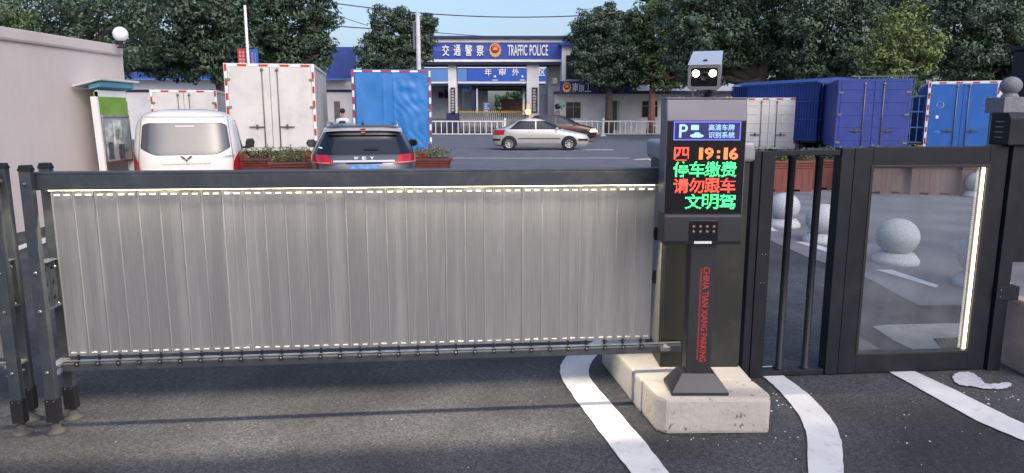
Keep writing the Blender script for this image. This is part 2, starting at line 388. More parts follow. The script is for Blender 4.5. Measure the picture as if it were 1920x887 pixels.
tag(blotch('paint_spill', sp, mat('spilt_paint', (.44, .45, .50), .7, var=.1, scale=20, dirt=(.1, .1, .11), dirt_amt=.8, dirt_scale=22, lo=.58, hi=.66)), kind='structure')
scr = MB()
for k in range(90):          # crumbs of mortar and paint left on the asphalt round the island and gate
    u, v = random.choice([(rs.gauss(1460, 45), rs.gauss(745, 18)), (rs.gauss(1380, 60), rs.gauss(822, 7)), (rs.uniform(1300, 1900), rs.uniform(745, 880)), (rs.gauss(1860, 40), rs.gauss(745, 10))])
    p = G(u, v); r = rs.uniform(.002, .007)
    if .7 < p.x < 1.36 and p.y > 3.44: continue
    scr.add([(p.x + r*math.cos(t)*rs.uniform(.6, 1.4), p.y + r*math.sin(t)*rs.uniform(.6, 1.4), .0) for t in (0, 1.2, 2.4, 3.7, 5)] + [(p.x, p.y, r*.8)],
            [(0,1,5),(1,2,5),(2,3,5),(3,4,5),(4,0,5)])
tag(scr.build('grit', M['pale'], fix=False), 'pale crumbs of mortar and paint scattered on the dark asphalt', 'grit', kind='stuff')

# ------------------------------------------------------------------ left boundary wall with globe lamp
wa, wb = Vector((-6.80, 12.75, 0)), Vector((-7.15, 6.4, 0))
wl = (wb - wa).length; wang = math.atan2(wa.y - wb.y, wa.x - wb.x)
w_ = thing('boundary_wall', 'long beige rendered wall with moulded coping along the left side', 'wall', wb, wang)
MB().box(0, wl, 0, .24, 0, 2.66).build('wall_body', M['wall'], w_, .01)
MB().prism([(-.035, 2.645), (-.05, 2.68), (-.05, 2.82), (.29, 2.82), (.29, 2.68), (.275, 2.645)], -.0, wl - .06, 'x').build('coping', M['wall'], w_, .012)
g_ = thing('globe_lamp', 'white globe lamp on the end of the beige wall', 'lamp', at(228, 88, 12.45))
MB().lathe([(.0, 0), (.07, 0), (.07, .02), (.035, .04), (.03, .1), (.045, .11), (.045, .13)], (0, 0, -.02), 20).build('base', M['under'], g_)
MB().ball((0, 0, .21), .122, 28).build('globe', mat('opal_globe', (.8, .8, .82), .25, var=.03), g_)
# notice board standing in front of the wall
nb = thing('notice_board', 'roofed notice board with green header and pale posters beside the beige wall', 'notice board', (-6.50, 11.3, 0))
MB().prism([(-.04, 0), (.06, 0), (.0, 1.92), (-.10, 1.92)], .0, .05, 'y').build('post', M['white'], nb, .006)
MB().prism([(-.04, 0), (.06, 0), (.0, 1.92), (-.10, 1.92)], .86, .90, 'y').build('post', M['white'], nb, .006)
MB().box(-.07, .0, .05, .87, 1.86, 2.0).box(-.07, .012, .05, .87, 1.63, 1.86).build('header', [mat('green_header', (.16, .30, .045), .5)], nb)
MB().box(-.05, .002, .05, .87, 1.92, 2.02).build('header_trim', M['white'], nb)
MB().box(-.05, .03, .05, .865, 1.60, 1.635).box(-.05, .03, .05, .865, .86, .9).box(-.05, .03, .06, .1, .9, 1.60).box(-.05, .03, .83, .86, .9, 1.60).build('panel_frame', M['steel'], nb, .004)
pn = MB().box(-.06, .0, .1, .83, .9, 1.60).build('display_panel', mat('silver_backing', (.36, .38, .40), .25, var=.2, scale=3), nb)
rp = random.Random(3)
for k, (y0, y1, z0, z1, c) in enumerate([(.14, .36, .98, 1.50, (.42, .46, .46)), (.40, .62, 1.12, 1.55, (.55, .57, .56)), (.64, .80, 1.05, 1.48, (.30, .38, .40)), (.2, .34, .93, 1.2, (.08, .10, .12)), (.5, .66, .92, 1.16, (.10, .12, .14)), (.42, .56, 1.25, 1.4, (.25, .35, .3))]):
    MB().box(.0, .006 + .002*k, y0, y1, z0, z1).build('poster', mat('poster_%d' % k, c, .5, var=.5, scale=9), nb)
MB().prism([(-.34, 2.06), (.12, 2.17), (.12, 2.205), (-.34, 2.095)], -.05, 1.12, 'y').build('roof', mat('roof_sheet', (.50, .52, .52), .5), nb, .008)
MB().prism([(-.1, 2.03), (.08, 2.075), (.08, 2.15), (-.1, 2.10)], .0, 1.0, 'y').build('soffit', mat('soffit_blue', (.08, .26, .36), .5), nb)

# ------------------------------------------------------------------ the swinging barrier gate
def barrier(name, label, root_loc, rz, sgn, nslat, right_tail):
    """local x runs from the leg pair along the gate (sgn -1: to the left); y = depth"""
    g = thing(name, label, 'gate', root_loc, rz, 'slatted barrier gates')
    X = lambda a, b: (min(a*sgn, b*sgn), max(a*sgn, b*sgn))
    end = .055 + nslat*.105
    # rail: inverted channel, the led tape hangs inside
    a0, a1 = X(-.005, end + right_tail)
    MB().box(a0, a1, -.040, .040, 1.348, 1.362).box(a0, a1, -.042, -.034, 1.272, 1.348).box(a0, a1, .034, .042, 1.272, 1.348).build('top_rail', M['rail'], g, .003)
    a0, a1 = X(.03, end + right_tail + .12)
    MB().box(a0, a1, -.022, .022, .306, .352).build('bottom_rail', M['rail'], g, .006)
    MB().box(a0, a1, -.010, .010, .356, .362).build('track', M['steel'], g)
    a0, a1 = X(.03, end + right_tail)
    MB().box(a0, a1, -.0015, .0065, 1.2635, 1.347).build('light_divider', M['rail'], g)  # added divider: stops the rear LED light spilling forward over the slats
    # slats
    zt, zb = 1.262, .385
    prof = [(0, 0), (.0015, -.0010), (.004, -.0016), (.0065, -.0010), (.009, 0), (.050, .0002), (.0525, -.0001), (.0555, -.0001), (.058, .0002), (.1047, .0)]
    for k in range(nslat):
        x0 = .055 + k*.105; mb = MB(); dy = rs.uniform(-.0015, .0015); tw = rs.uniform(-.002, .002)
        vs = []
        for z in (zb, zt): vs += [((x0 + px)*sgn, py + dy + tw*(px/.1), z) for px, py in prof]
        vs += [((x0 + px)*sgn, .010, z) for z in (zb, zt) for px in (0, .1047)]
        n = len(prof)
        mb.add(vs, [(i, i+1, n+i+1, n+i) for i in range(n-1)] + [(2*n, 2*n+1, 2*n+3, 2*n+2), (0, 2*n, 2*n+2, n), (n-1, 2*n-1, 2*n+3, 2*n+1)])
        for xa, xb in ((.018, .044), (.066, .093)):
            p, q = X(x0 + xa, x0 + xb)
            mb.box(p, q, -.006 + dy, .0, zt - .022, zt - .0155, 1).box(p, q, -.006 + dy, .0, zb + .016, zb + .0215, 2)  # glowing and pale plates painted in for light seen through cut slots
        mb.build('slat', [M['alu'], M['slot'], M['pale']], g)
        c = (x0 + .052)*sgn
        MB().box(c - .006, c + .006, -.004, .004, .362, .392).box(c - .017, c + .017, -.012, -.004, .381, .386).box(c - .011, c + .011, -.030, -.0225, .336, .362).lathe([(.0, -.003), (.005, -.003), (.006, 0), (0, 0)], (c, -.030, .349), 8, 1, True, 'y').build('roller', [M['black'], mat('dull_steel', (.16, .16, .16), .5, .5)], g)
    a0, a1 = X(.05, end)
    wav = MB()
    ns = nslat*2
    for k in range(ns):       # led tape sagging a little between its clips
        xa = (.05 + (end - .05)*k/ns)*sgn; xb = (.05 + (end - .05)*(k + .94)/ns)*sgn
        wav.add([(xa, -.0085, 1.279), (xb, -.0085, 1.279), (xb, -.0085, 1.266 - .002*(k % 2)), (xa, -.0085, 1.264 + .002*(k % 2)), (xa, -.004, 1.279), (xb, -.004, 1.279), (xb, -.004, 1.266), (xa, -.004, 1.264)],
                [(0,1,2,3),(7,6,5,4),(0,4,5,1),(3,2,6,7)])
    wav.build('led_tape', M['white_led'], g)
    # legs
    for yy, dx in ((-.085, -.002 if sgn > 0 else -.045), (.088, .0)):
        c = dx*sgn
        lg = MB().box(c - .027, c + .027, yy - .02, yy + .02, .16, 1.372)
        for zz in (.335, .66, .86, 1.31): lg.lathe([(0, -.012), (.007, -.012), (.010, -.004), (.010, 0)], (c, yy - .02, zz), 10, 1, True, 'y')
        lg = lg.build('leg', [M['rail'], M['steel']], g, .004)
        MB().box(c - .030, c + .030, yy - .023, yy + .023, 1.372, 1.386).prism([(c - .030, 1.386), (c + .030, 1.386), (c + .024, 1.402), (c - .024, 1.402)], yy - .018, yy + .018).build('cap', M['black'], lg, .003)
        MB().box(c - .030, c + .030, yy - .024, yy + .024, .062, .19).lathe([(0, -.004), (.004, -.004), (.006, 0)], (c - .016, yy - .024, .178), 8, 1, True, 'y').lathe([(0, -.004), (.004, -.004), (.006, 0)], (c + .016, yy - .024, .178), 8, 1, True, 'y').build('shoe', [M['black'], M['steel']], lg, .004)
        MB().lathe([(.0, .075), (.012, .075), (.012, .045), (.024, .044), (.022, .028), (.038, .014), (.050, .004), (.050, 0), (0, 0)], (c, yy, .0), 18).build('foot', mat('dusty_rubber', (.055, .052, .05), .9, var=.2, scale=20), lg)
    # bracket between the legs with diamond cut-outs and the rail carrier
    pl_ = MB(); y0, y1, z0, z1 = -.063, .066, .66, .90
    xs = .0
    ny, nz = 2, 3
    for i in range(ny):
        for j in range(nz):
            ya, yb = y0 + (y1-y0)*i/ny, y0 + (y1-y0)*(i+1)/ny; za, zb2 = z0 + (z1-z0)*j/nz, z0 + (z1-z0)*(j+1)/nz
            ym, zm = (ya+yb)/2, (za+zb2)/2; hy, hz = .016, .028
            o = [(ya, za), (yb, za), (yb, zb2), (ya, zb2)]; q = [(ym, zm-hz), (ym+hy, zm), (ym, zm+hz), (ym-hy, zm)]
            vs = [(xs, *p) for p in o] + [(xs, *p) for p in q] + [(xs + .004, *p) for p in o] + [(xs + .004, *p) for p in q]
            fs = []
            for a in range(4):
                b = (a+1) % 4
                for off in (0, 8): fs.append((off+a, off+b, off+4+b)); fs.append((off+a, off+4+b, off+4+a))
                fs.append((4+a, 4+b, 12+b, 12+a))
            pl_.add(vs, fs)
    pl_.box(-.03, .03, y0, y1, .90, .904).box(-.03, .03, y0, y1, .656, .66)
    pl_.build('bracket_plate', M['rail'], g, fix=True)
    MB().box(-.02, .03, -.06, .066, .345, .356).box(-.02, .02, -.05, .05, .30, .306).build('rail_carrier', M['steel'], g)
    # led light under the rail: one tape on either side of the slats, shaded by the lips of the rail
    for yy in (-.013, .017):
        ld = bpy.data.lights.new('led_light', 'AREA'); ld.shape = 'RECTANGLE'; ld.size = end; ld.size_y = .010
        ld.energy = LED_W * end/3.2; ld.color = (1.0, .86, .64)
        lo = bpy.data.objects.new('led_light', ld); COL.objects.link(lo); lo.parent = g
        lo.location = (sgn*(.05 + end)/2, yy, 1.342); lo.rotation_euler = (0, 0, 0)
    return g
LED_W = 44.0
gate_rz = math.atan2(.31, 3.29)
gate = barrier('barrier_gate', 'long grey barrier gate of aluminium slats, lit by LED tape, across the driveway', (-2.405, 3.59, 0), gate_rz, 1, 30, .06)
gate2 = barrier('barrier_gate', 'end stand of a second barrier gate cut off at the left edge', (-2.622, 3.572, 0), gate_rz, -1, 6, .06)

# ------------------------------------------------------------------ concrete island, barrier machine, recognition kiosk, camera
def block(name, label, poly, h, m):
    o = MB().prism([(p[0], p[1]) for p in poly], 0, h, 'z').build(name, m, None, .018)
    return tag(o, label, 'concrete block', 'concrete island blocks')
block('concrete_block', 'pitted pale concrete block under the display kiosk', [(.80, 3.475), (1.345, 3.485), (1.36, 3.55), (1.338, 3.742), (.722, 3.742), (.76, 3.52)], .196, mat('pitted_concrete', (.38, .355, .325), .9, var=.1, scale=5, bump=.6, bscale=30, dirt=(.10, .085, .07), dirt_amt=.9, dirt_scale=24, lo=.60, hi=.66))
block('concrete_block', 'smooth pale concrete block under the barrier machine cabinet', [(.716, 3.748), (1.338, 3.748), (1.345, 4.55), (.60, 4.55)], .192, M['conc'])
cb = thing('barrier_machine', 'dark charcoal barrier machine cabinet behind the kiosk', 'cabinet', (1.09, 4.18, .192))
MB().box(.862, 1.325, 3.955, 4.42, .192, 1.385).build('body', M['cab'], cb, .008, True)
MB().box(.868, .985, 3.9485, 3.956, .36, 1.33).build('door', mat('led_sheen_door', (.03, .032, .028), .45, .2), cb, .003, True)  # lighter olive tone paints in the LED's reflection on the door
MB().box(.835, 1.345, 3.925, 4.445, 1.387, 1.50).build('cover', mat('light_grey_cover', (.24, .26, .29), .4, .2), cb, .03, True, 4)
MB().box(.8535, .8605, 3.985, 4.39, .30, 1.30).build('side_panel', mat('led_lit_side', (.21, .215, .21), .42, .4, var=.1), cb, .002, True)  # pale grey stands in for LED light on the cabinet's own side
for z in (.66, .92): MB().box(.838, .8535, 4.10, 4.135, z, z + .075).box(.832, .838, 4.112, 4.123, z + .015, z + .06).build('hinge', M['black'], cb, .003, True)
MB().box(.845, .90, 3.86, 3.90, .322, .345).lathe([(0, -.02), (.011, -.02), (.011, .02), (0, .02)], (.872, 3.86, .349), 12, 0, True, 'y').build('rail_pin', M['steel'], cb, 0, True)

kx, ky = .985, 3.62
k = thing('display_kiosk', 'dark kiosk with lit red and green parking display on a slim column', 'kiosk', (kx, ky, .196))
# flared base
b = MB(); q0, q1 = .198, .30
lo = [(-.15, -.105), (.15, -.105), (.15, .10), (-.15, .10)]; hi = [(-.088, -.05), (.088, -.05), (.088, .06), (-.088, .06)]
vs = [(x, y, .0) for x, y in lo] + [(x, y, .018) for x, y in lo] + [(x, y, .105) for x, y in hi]
b.add(vs, [(3,2,1,0), (8,9,10,11)] + [(i+r*4, (i+1) % 4+r*4, (i+1) % 4+4+r*4, i+4+r*4) for r in (0, 1) for i in range(4)])
b.build('base', M['kiosk'], k, .004)
MB().box(-.066, .066, -.04, .04, .10, .80).build('column', M['kiosk'], k, .006)
hx0, hx1, hy0, hy1 = -.222, .178, -.07, .075
MB().prism([(hy0, .957), (hy0, 1.425), (hy0 + .016, 1.527), (hy1, 1.527), (hy1, .957)], hx0, hx1, 'x').build('head', M['kiosk_top'], k, .007)
MB().prism([(hy0 - .004, .80), (hy0 - .012, .82), (hy0 - .012, .945), (hy0 - .002, .9565), (hy1, .9565), (hy1, .80)], hx0 + .004, hx1 - .004, 'x').build('lower_panel', M['kiosk'], k, .004)
MB().box(hx0 + .006, hx1 - .006, hy0 - .005, hy0 - .0005, .962, 1.422).build('screen', M['screen'], k, .002)
# top rim with screws
MB().box(hx0 - .004, hx1 + .004, hy0 + .012, hy1 + .004, 1.527, 1.534).build('lid', M['kiosk_top'], k, .002)
kw = MB().box(-.09, .056, hy0 - .0155, hy0 - .0125, .822, .925).build('reader_window', M['screen'], k, .002)
leds = MB()
for i in range(4):
    for j in range(2):
        leds.lathe([(0, -.002), (.006, -.002), (.0075, 0)], (-.068 + .034*i, hy0 - .0156, .868 + .026*j), 10, 0, True, 'y')
leds.build('infrared_led', mat('dull_led', (.16, .14, .10), .3), kw)
MB().box(-.062, .026, hy0 - .0148, hy0 - .0125, .806, .819).build('maker_plate', mat('white_plate', (.6, .62, .66), .5, var=.2, scale=60, stretch=(3, 1, 1)), k)
for sx in (-.14, -.12, .10, .12): MB().lathe([(0, .006), (.005, .006), (.006, 0)], (sx, .03, 1.534), 8).build('screw', M['steel'], k)
def dot_matrix(t, w, h, cols, rows):
    '''sample flat lettering on a grid and return one small square per lit dot'''
    tri = []
    for f in t.f:
        p = [t.v[i] for i in f]
        if all(abs(q[1] - p[0][1]) < 1e-6 for q in p):
            for i in range(1, len(p) - 1): tri.append(((p[0][0], p[0][2]), (p[i][0], p[i][2]), (p[i+1][0], p[i+1][2])))
    X = (np.arange(cols) + .5)/cols*w - w/2; Z = (np.arange(rows) + .5)/rows*h - h/2
    gx, gz = np.meshgrid(X, Z); on = np.zeros(gx.shape, bool)
    for a, b, c in tri:
        d0 = (b[0]-a[0])*(gz-a[1]) - (b[1]-a[1])*(gx-a[0]); d1 = (c[0]-b[0])*(gz-b[1]) - (c[1]-b[1])*(gx-b[0]); d2 = (a[0]-c[0])*(gz-c[1]) - (a[1]-c[1])*(gx-c[0])
        on |= ((d0 >= 0) & (d1 >= 0) & (d2 >= 0)) | ((d0 <= 0) & (d1 <= 0) & (d2 <= 0))
    r = w/cols*.44; rz_ = h/rows*.44; o = MB()
    for x, z in zip(gx[on], gz[on]): o.add([(x-r, 0, z-rz_), (x+r, 0, z-rz_), (x+r, 0, z+rz_), (x-r, 0, z+rz_)], [(0, 1, 2, 3)])
    return o
# display contents (lettering gives off light)
GRN, RED, BLU = emit('led_green', (.06, 1.0, .26), 1.5), emit('led_red', (1.0, .06, .035), 1.7), emit('led_blue', (.30, .52, 1.0), .95)
ORA = emit('led_orange', (1.0, .17, .05), 1.7); BLF = emit('led_blue_frame', (.16, .15, 1.0), 1.0)
fy = hy0 - .006
def show(s, u0, u1, v0, v1, m, name='display_text', bold=.0, Y=3.544, parent=k, cols=0, rows=16):
    a = at(u0, v0, Y); c = at(u1, v1, Y)
    t = text_mb(s, c.x - a.x, a.z - c.z, bold, .0012)
    if cols: t = dot_matrix(t, c.x - a.x, a.z - c.z, cols, rows)
    t.v = [(p[0] + (a.x+c.x)/2 - kx, p[1] + fy - (.001 if cols else 0), p[2] + (a.z+c.z)/2 - .196) for p in t.v]
    return t.build(name, m, parent, fix=False)
def shift(u, v): return at(u, v, 3.544).x - kx, at(u, v, 3.544).z - .196
# icon frame
x0, z1 = shift(1264, 228); x1, z0 = shift(1388, 263)
fr = MB(); t = .0042
fr.box(x0, x1, fy - .001, fy, z1 - t, z1).box(x0, x1, fy - .001, fy, z0, z0 + t).box(x0, x0 + t, fy - .001, fy, z0 + t, z1 - t).box(x1 - t, x1, fy - .001, fy, z0 + t, z1 - t)
fr.build('display_frame', BLF, k)
MB().box(x0 + t, x1 - t, fy + .0002, fy + .0008, z0 + t, z1 - t).build('display_field', emit('dim_blue_field', (.03, .03, .55), .10, (.008, .008, .03)), k)
show('P', 1274, 1289, 233, 258, BLU, bold=.012)
show('高清车牌', 1329, 1377, 233, 245, BLU, bold=.01); show('识别系统', 1329, 1377, 247, 259, BLU, bold=.01)
ic = MB()
xa, za = shift(1296, 233); xb, zb_ = shift(1310, 245); xc = shift(1319, 0)[0]; zm = (za + zb_)/2
ic.box(xa, xb, fy - .001, fy, zb_ + .003, za - .003); ic.prism([(xb + .001, zm - .004), (xc, zb_ + .002), (xc, za - .002), (xb + .001, zm + .004)], fy - .001, fy)
ic.build('camera_icon', BLU, k)
xa, za = shift(1294, 248); xb, zb_ = shift(1319, 258)
w = xb - xa; h = za - zb_
ic = MB().prism([(xa, zb_ + .25*h), (xa + .05*w, zb_ + .55*h), (xa + .25*w, zb_ + .65*h), (xa + .38*w, za), (xa + .65*w, za), (xa + .82*w, zb_ + .6*h), (xb, zb_ + .45*h), (xb, zb_ + .2*h), (xa + .8*w, zb_), (xa + .2*w, zb_)], fy - .001, fy)
ic.build('car_icon', BLU, k)
def show_row(s, u0, u1, v0, v1, m, bold):
    p = (u1 - u0)/len(s)
    for i, ch in enumerate(s): show(ch, u0 + p*i + 1, u0 + p*(i + 1) - 1, v0, v1, m, bold=bold, cols=16)
show('四', 1264, 1291, 276, 301, RED, bold=.022, cols=16); 
for ch, ua, ub, va, vb, nc_, nr_ in (('1', 1311, 1317.5, 277, 299, 4, 14), ('9', 1322, 1337, 277, 299, 9, 14), (':', 1344.5, 1349.5, 282, 297, 3, 9), ('1', 1357.5, 1364, 277, 299, 4, 14), ('6', 1368, 1383, 277, 299, 9, 14)):
    show(ch, ua, ub, va, vb, ORA, bold=0.0 if ch == '1' else .03, cols=nc_, rows=nr_)
show_row('停车缴费', 1262, 1381, 303, 332, GRN, .012)
show_row('请勿跟车', 1262, 1379, 334, 362, RED, .012)
show_row('文明驾', 1284, 1379, 364, 392, GRN, .012)
# column lettering: runs down the column, letters turned a quarter
tm = text_mb('CHINA TIAN XIANG PARKING', .51, .033, .012, .001)
tm.v = [(p[2] + .020, p[1] - .0405, -p[0] + .42) for p in tm.v]
RD = mat('red_vinyl', (.40, .03, .035), .5, var=.1, scale=30)
tm.build('column_lettering', RD, k, fix=True)
MB().box(-.014, -.002, -.0412, -.0402, .175, .67).build('column_stripe', mat('dark_red_vinyl', (.17, .02, .022), .5, var=.15, scale=30), k)
# plate camera on the kiosk
cm = thing('plate_camera', 'silver plate recognition camera with two lit lamps on the kiosk top', 'camera', (1.0, 3.66, 1.73))
mt = Matrix.Translation((-.062, -.115, .098)) @ Matrix.Rotation(R(-17), 4, 'Z') @ Matrix.Rotation(R(13), 4, 'X')
SIL = mat('silver_camera_shell', (.62, .63, .67), .32, .5, var=.05)
W2, H2, LN = .075, .058, .40
def rr(w, h, r, n=4):
    return [(sx*(w-r) + r*math.cos(a), sz*(h-r) + r*math.sin(a)) for sx, sz, a0 in ((1,1,0),(-1,1,90),(-1,-1,180),(1,-1,270)) for a in [R(a0 + 90*i/n) for i in range(n+1)]]
MB().prism(rr(W2, H2, .014), .006, LN, 'y').xf(mt).build('housing', SIL, cm, .003)
fm = MB(); ou = rr(W2 + .002, H2 + .002, .015); inn = rr(W2 - .012, H2 - .012, .01); n = len(ou)
fm.add([(p[0], -.012, p[1]) for p in ou] + [(p[0], -.012, p[1]) for p in inn] + [(p[0], .012, p[1]) for p in ou] + [(p[0], .004, p[1]) for p in inn],
       [(i, (i+1) % n, n+(i+1) % n, n+i) for i in range(n)] + [(i, (i+1) % n, 2*n+(i+1) % n, 2*n+i) for i in range(n)] + [(n+i, n+(i+1) % n, 3*n+(i+1) % n, 3*n+i) for i in range(n)])
fm.xf(mt).build('bezel', M['rim'], cm)
MB().prism(rr(W2 - .008, H2 - .008, .01), -.002, .004, 'y').xf(mt).build('front_glass', M['screen'], cm)
for sx in (-1, 1):
    MB().lathe([(0, -.010), (.012, -.009), (.0165, -.004), (.0165, 0)], (sx*.040, -.002, .018), 20, 0, True, 'y').xf(mt).build('lamp', emit('lit_lamp', (1, .82, .52), 14), cm)
MB().lathe([(.024, 0), (.024, -.008), (.017, -.008), (.013, -.003), (0, -.002)], (0, -.002, .004), 20, 0, True, 'y').xf(mt).build('lens', M['black'], cm)
MB().box(-.010, .010, .07, .10, H2 + .0065, H2 + .012).xf(mt).build('top_latch', M['black'], cm, .002)
MB().box(-W2 - .003, W2 + .003, -.016, LN + .01, H2 + .0025, H2 + .006).xf(mt).build('sunshade', SIL, cm, .002)
MB().lathe([(0, 0), (.05, 0), (.05, .008), (.028, .010), (.028, .03), (0, .03)], (.0, .0, .0), 18).box(-.03, .03, -.02, .05, .022, .052).lathe([(0, -.024), (.012, -.024), (.012, -.018)], (0, 0, .036), 12, 0, True, 'y').build('mount', M['kiosk'], cm)
MB().tube([(-.075, .02, .0), (-.083, .02, .05), (-.088, .03, .12)], .006, 8).build('cable', mat('white_cable', (.6, .6, .6), .5), cm)

# ------------------------------------------------------------------ pedestrian gate with glass door
pr = math.atan2(.145, 1.579)
p = thing('pedestrian_gate', 'black steel pedestrian gate with two bars and a glass door', 'gate', (1.585, 4.316, 0), pr)
MB().box(-.137, -.088, -.03, .05, 0, 1.43).build('jamb', M['ped'], p, .005)
jb = MB().box(-.085, -.003, -.035, .055, 0, 1.428)
for z in (.62, .80):
    for x in (-.052, -.03): jb.lathe([(0, -.003), (.005, -.003), (.006, 0)], (x, -.035, z), 8, 1, True, 'y')
jb.build('jamb', [M['ped'], M['steel']], p, .005)
MB().box(-.003, .41, -.025, .045, 1.402, 1.436).build('top_rail', M['ped'], p, .004)
MB().box(-.003, .41, -.025, .045, .004, .042).build('bottom_rail', M['ped'], p, .004)
for x in (.124, .298): MB().lathe([(.0, .042), (.034, .042), (.034, .05), (.022, .056), (.022, 1.385), (.03, 1.39), (.03, 1.402), (0, 1.402)], (x, .01, 0), 14).build('bar', M['ped'], p)
MB().box(.412, .495, -.035, .055, .004, 1.447).build('door_post', M['ped'], p, .005)
dr = MB().box(.50, .618, -.03, .04, .008, 1.447).box(1.380, 1.50, -.03, .04, .008, 1.455).box(.618, 1.380, -.03, .04, 1.330, 1.452).box(.618, 1.380, -.03, .04, .008, .132).build('door_frame', M['ped'], p, .004)
MB().box(.608, .626, -.034, -.02, .122, 1.342).box(1.372, 1.39, -.034, -.02, .122, 1.342).box(.626, 1.372, -.034, -.02, 1.324, 1.342).box(.626, 1.372, -.034, -.02, .122, .14).build('glazing_bead', M['black'], dr, .003)
MB().box(.612, 1.386, .0, .008, .128, 1.336).build('glass_pane', glass_pane('door_glass'), dr)
MB().box(1.348, 1.3715, -.012, -.004, .142, 1.322).build('led_strip', emit('door_led', (1, .90, .66), 3.2), dr)
MB().box(1.339, 1.347, -.016, -.003, .142, 1.322).build('led_channel', mat('cream_channel', (.55, .50, .36), .5), dr)
dots = MB()
for i in range(90): dots.box(1.322, 1.332, -.004, -.001, .15 + i*.013, .157 + i*.013)
dots.build('led_dots', mat('etched_dots', (.55, .54, .48), .4), dr)
# right post with bracket and gate operator box above
pp = MB().box(1.512, 1.60, -.05, .06, 0, 1.458)
pp.build('hinge_post', M['ped'], p, .006)
MB().box(1.505, 1.66, -.06, .03, .475, .565).lathe([(0, -.004), (.006, -.004), (.007, 0)], (1.53, -.06, .545), 8, 1, True, 'y').lathe([(0, -.004), (.006, -.004), (.007, 0)], (1.53, -.06, .50), 8, 1, True, 'y').build('hinge_bracket', [M['ped'], M['steel']], p, .004)
MB().box(1.49, 1.95, -.02, .06, 1.462, 1.50).build('beam', M['ped'], p, .004)
ob = thing('gate_operator', 'black gate operator box with vent slots at the right edge', 'gate motor', (3.055, 4.43, 1.46), pr)
MB().prism([(-.06, .0), (-.06, .165), (-.035, .20), (.10, .20), (.10, .0)], -.03, .36, 'x').build('housing', M['ped'], ob, .008)
for i in range(4): MB().box(-.0315, -.0305, -.01, .055, .045 + .032*i, .051 + .032*i).build('vent_slot', mat('slot_grey', (.2, .2, .22), .6), ob)
MB().lathe([(0, -.003), (.006, -.003), (.007, 0)], (.17, -.06, .035), 8, 0, True, 'y').build('screw', M['steel'], ob)
# low beige wall end, stone post, tall dark post
lw = MB().box(3.27, 4.8, 4.24, 4.56, 0, .47).build('low_wall', mat('peach_render', (.42, .33, .27), .9, var=.15, scale=4, bump=.4, bscale=30, dirt=(.25, .23, .2), dirt_amt=.8, dirt_scale=5), None, .02)
tag(lw, 'low peach rendered wall end beside the pedestrian gate post', 'wall')
c0 = at(1891, 200, 6.5)
st = thing('stone_post', 'grey stone gatepost topped by a round ball', 'stone post', (c0.x, c0.y, 0))
gd = mat('dark_granite', (.17, .18, .20), .8, var=.2, scale=40)
MB().box(-.10, .10, -.10, .10, 0, at(0, 212, 6.5).z).build('shaft', gd, st, .01)
zc = at(0, 212, 6.5).z
MB().box(-.13, .13, -.13, .13, zc + .001, zc + .14).lathe([(.0, .14), (.075, .14), (.06, .165), (.05, .18), (0, .18)], (0, 0, zc), 20).build('capital', gd, st, .01)
MB().ball((0, 0, zc + .24), .088, 24, 0, .92).build('ball', gd, st)
c1 = at(1912, 300, 8.0)
tp = thing('dark_pillar', 'tall dark square pillar behind the stone ball post', 'pillar', (c1.x + .06, c1.y, 0))
zt_ = at(1912, 85, 8.0).z
MB().box(-.16, .16, -.16, .16, 0, zt_ - .05).build('shaft', M['ped'], tp, .01)
MB().box(-.19, .19, -.19, .19, zt_ - .049, zt_).build('cap', M['ped'], tp, .01)

# ------------------------------------------------------------------ granite ball bollards
def bollard(loc, label):
    o = thing('ball_bollard', label, 'bollard', loc, 0, 'granite ball bollards')
    MB().lathe([(0, 0), (.235, 0), (.24, .01), (.24, .055), (.225, .062), (.215, .085), (.175, .125), (0, .125)], (0, 0, 0), 36).build('base', M['granite'], o)
    MB().ball((0, 0, .30), .222, 36, 0, .92).build('ball', M['granite'], o)
    return o
b0 = bollard((4.31, 7.81, 0), 'granite ball bollard standing alone in the middle of the glass door')
for (x, y), lb in zip([(4.05, 9.12), (4.03, 10.42), (4.02, 11.75), (4.06, 13.1), (4.56, 6.72), (9.35, 14.2)],
    ['granite ball bollard behind the second gate bar, beside the glass door frame', 'granite ball bollard behind the first gate bar beside the planter', 'granite ball bollard half hidden between kiosk and gate jamb',
     'farthest granite ball bollard, just showing between kiosk and jamb', 'granite ball bollard half hidden by the lit LED strip, lower one', 'small far granite ball bollard in the top corner of the glass door']):
    dup(b0, (x, y, .0), rs.uniform(0, 3), lb)
sg = thing('plastic_scrap', 'small yellow plastic clip lying by the left gate stand', 'scrap', G(16, 462))
MB().box(-.09, .07, -.03, .03, .0, .05).box(-.04, .08, -.02, .04, .05, .085).prism([(-.09, .05), (-.03, .05), (-.05, .1)], -.02, .02).build('clip', M['yellow'], sg, .006)

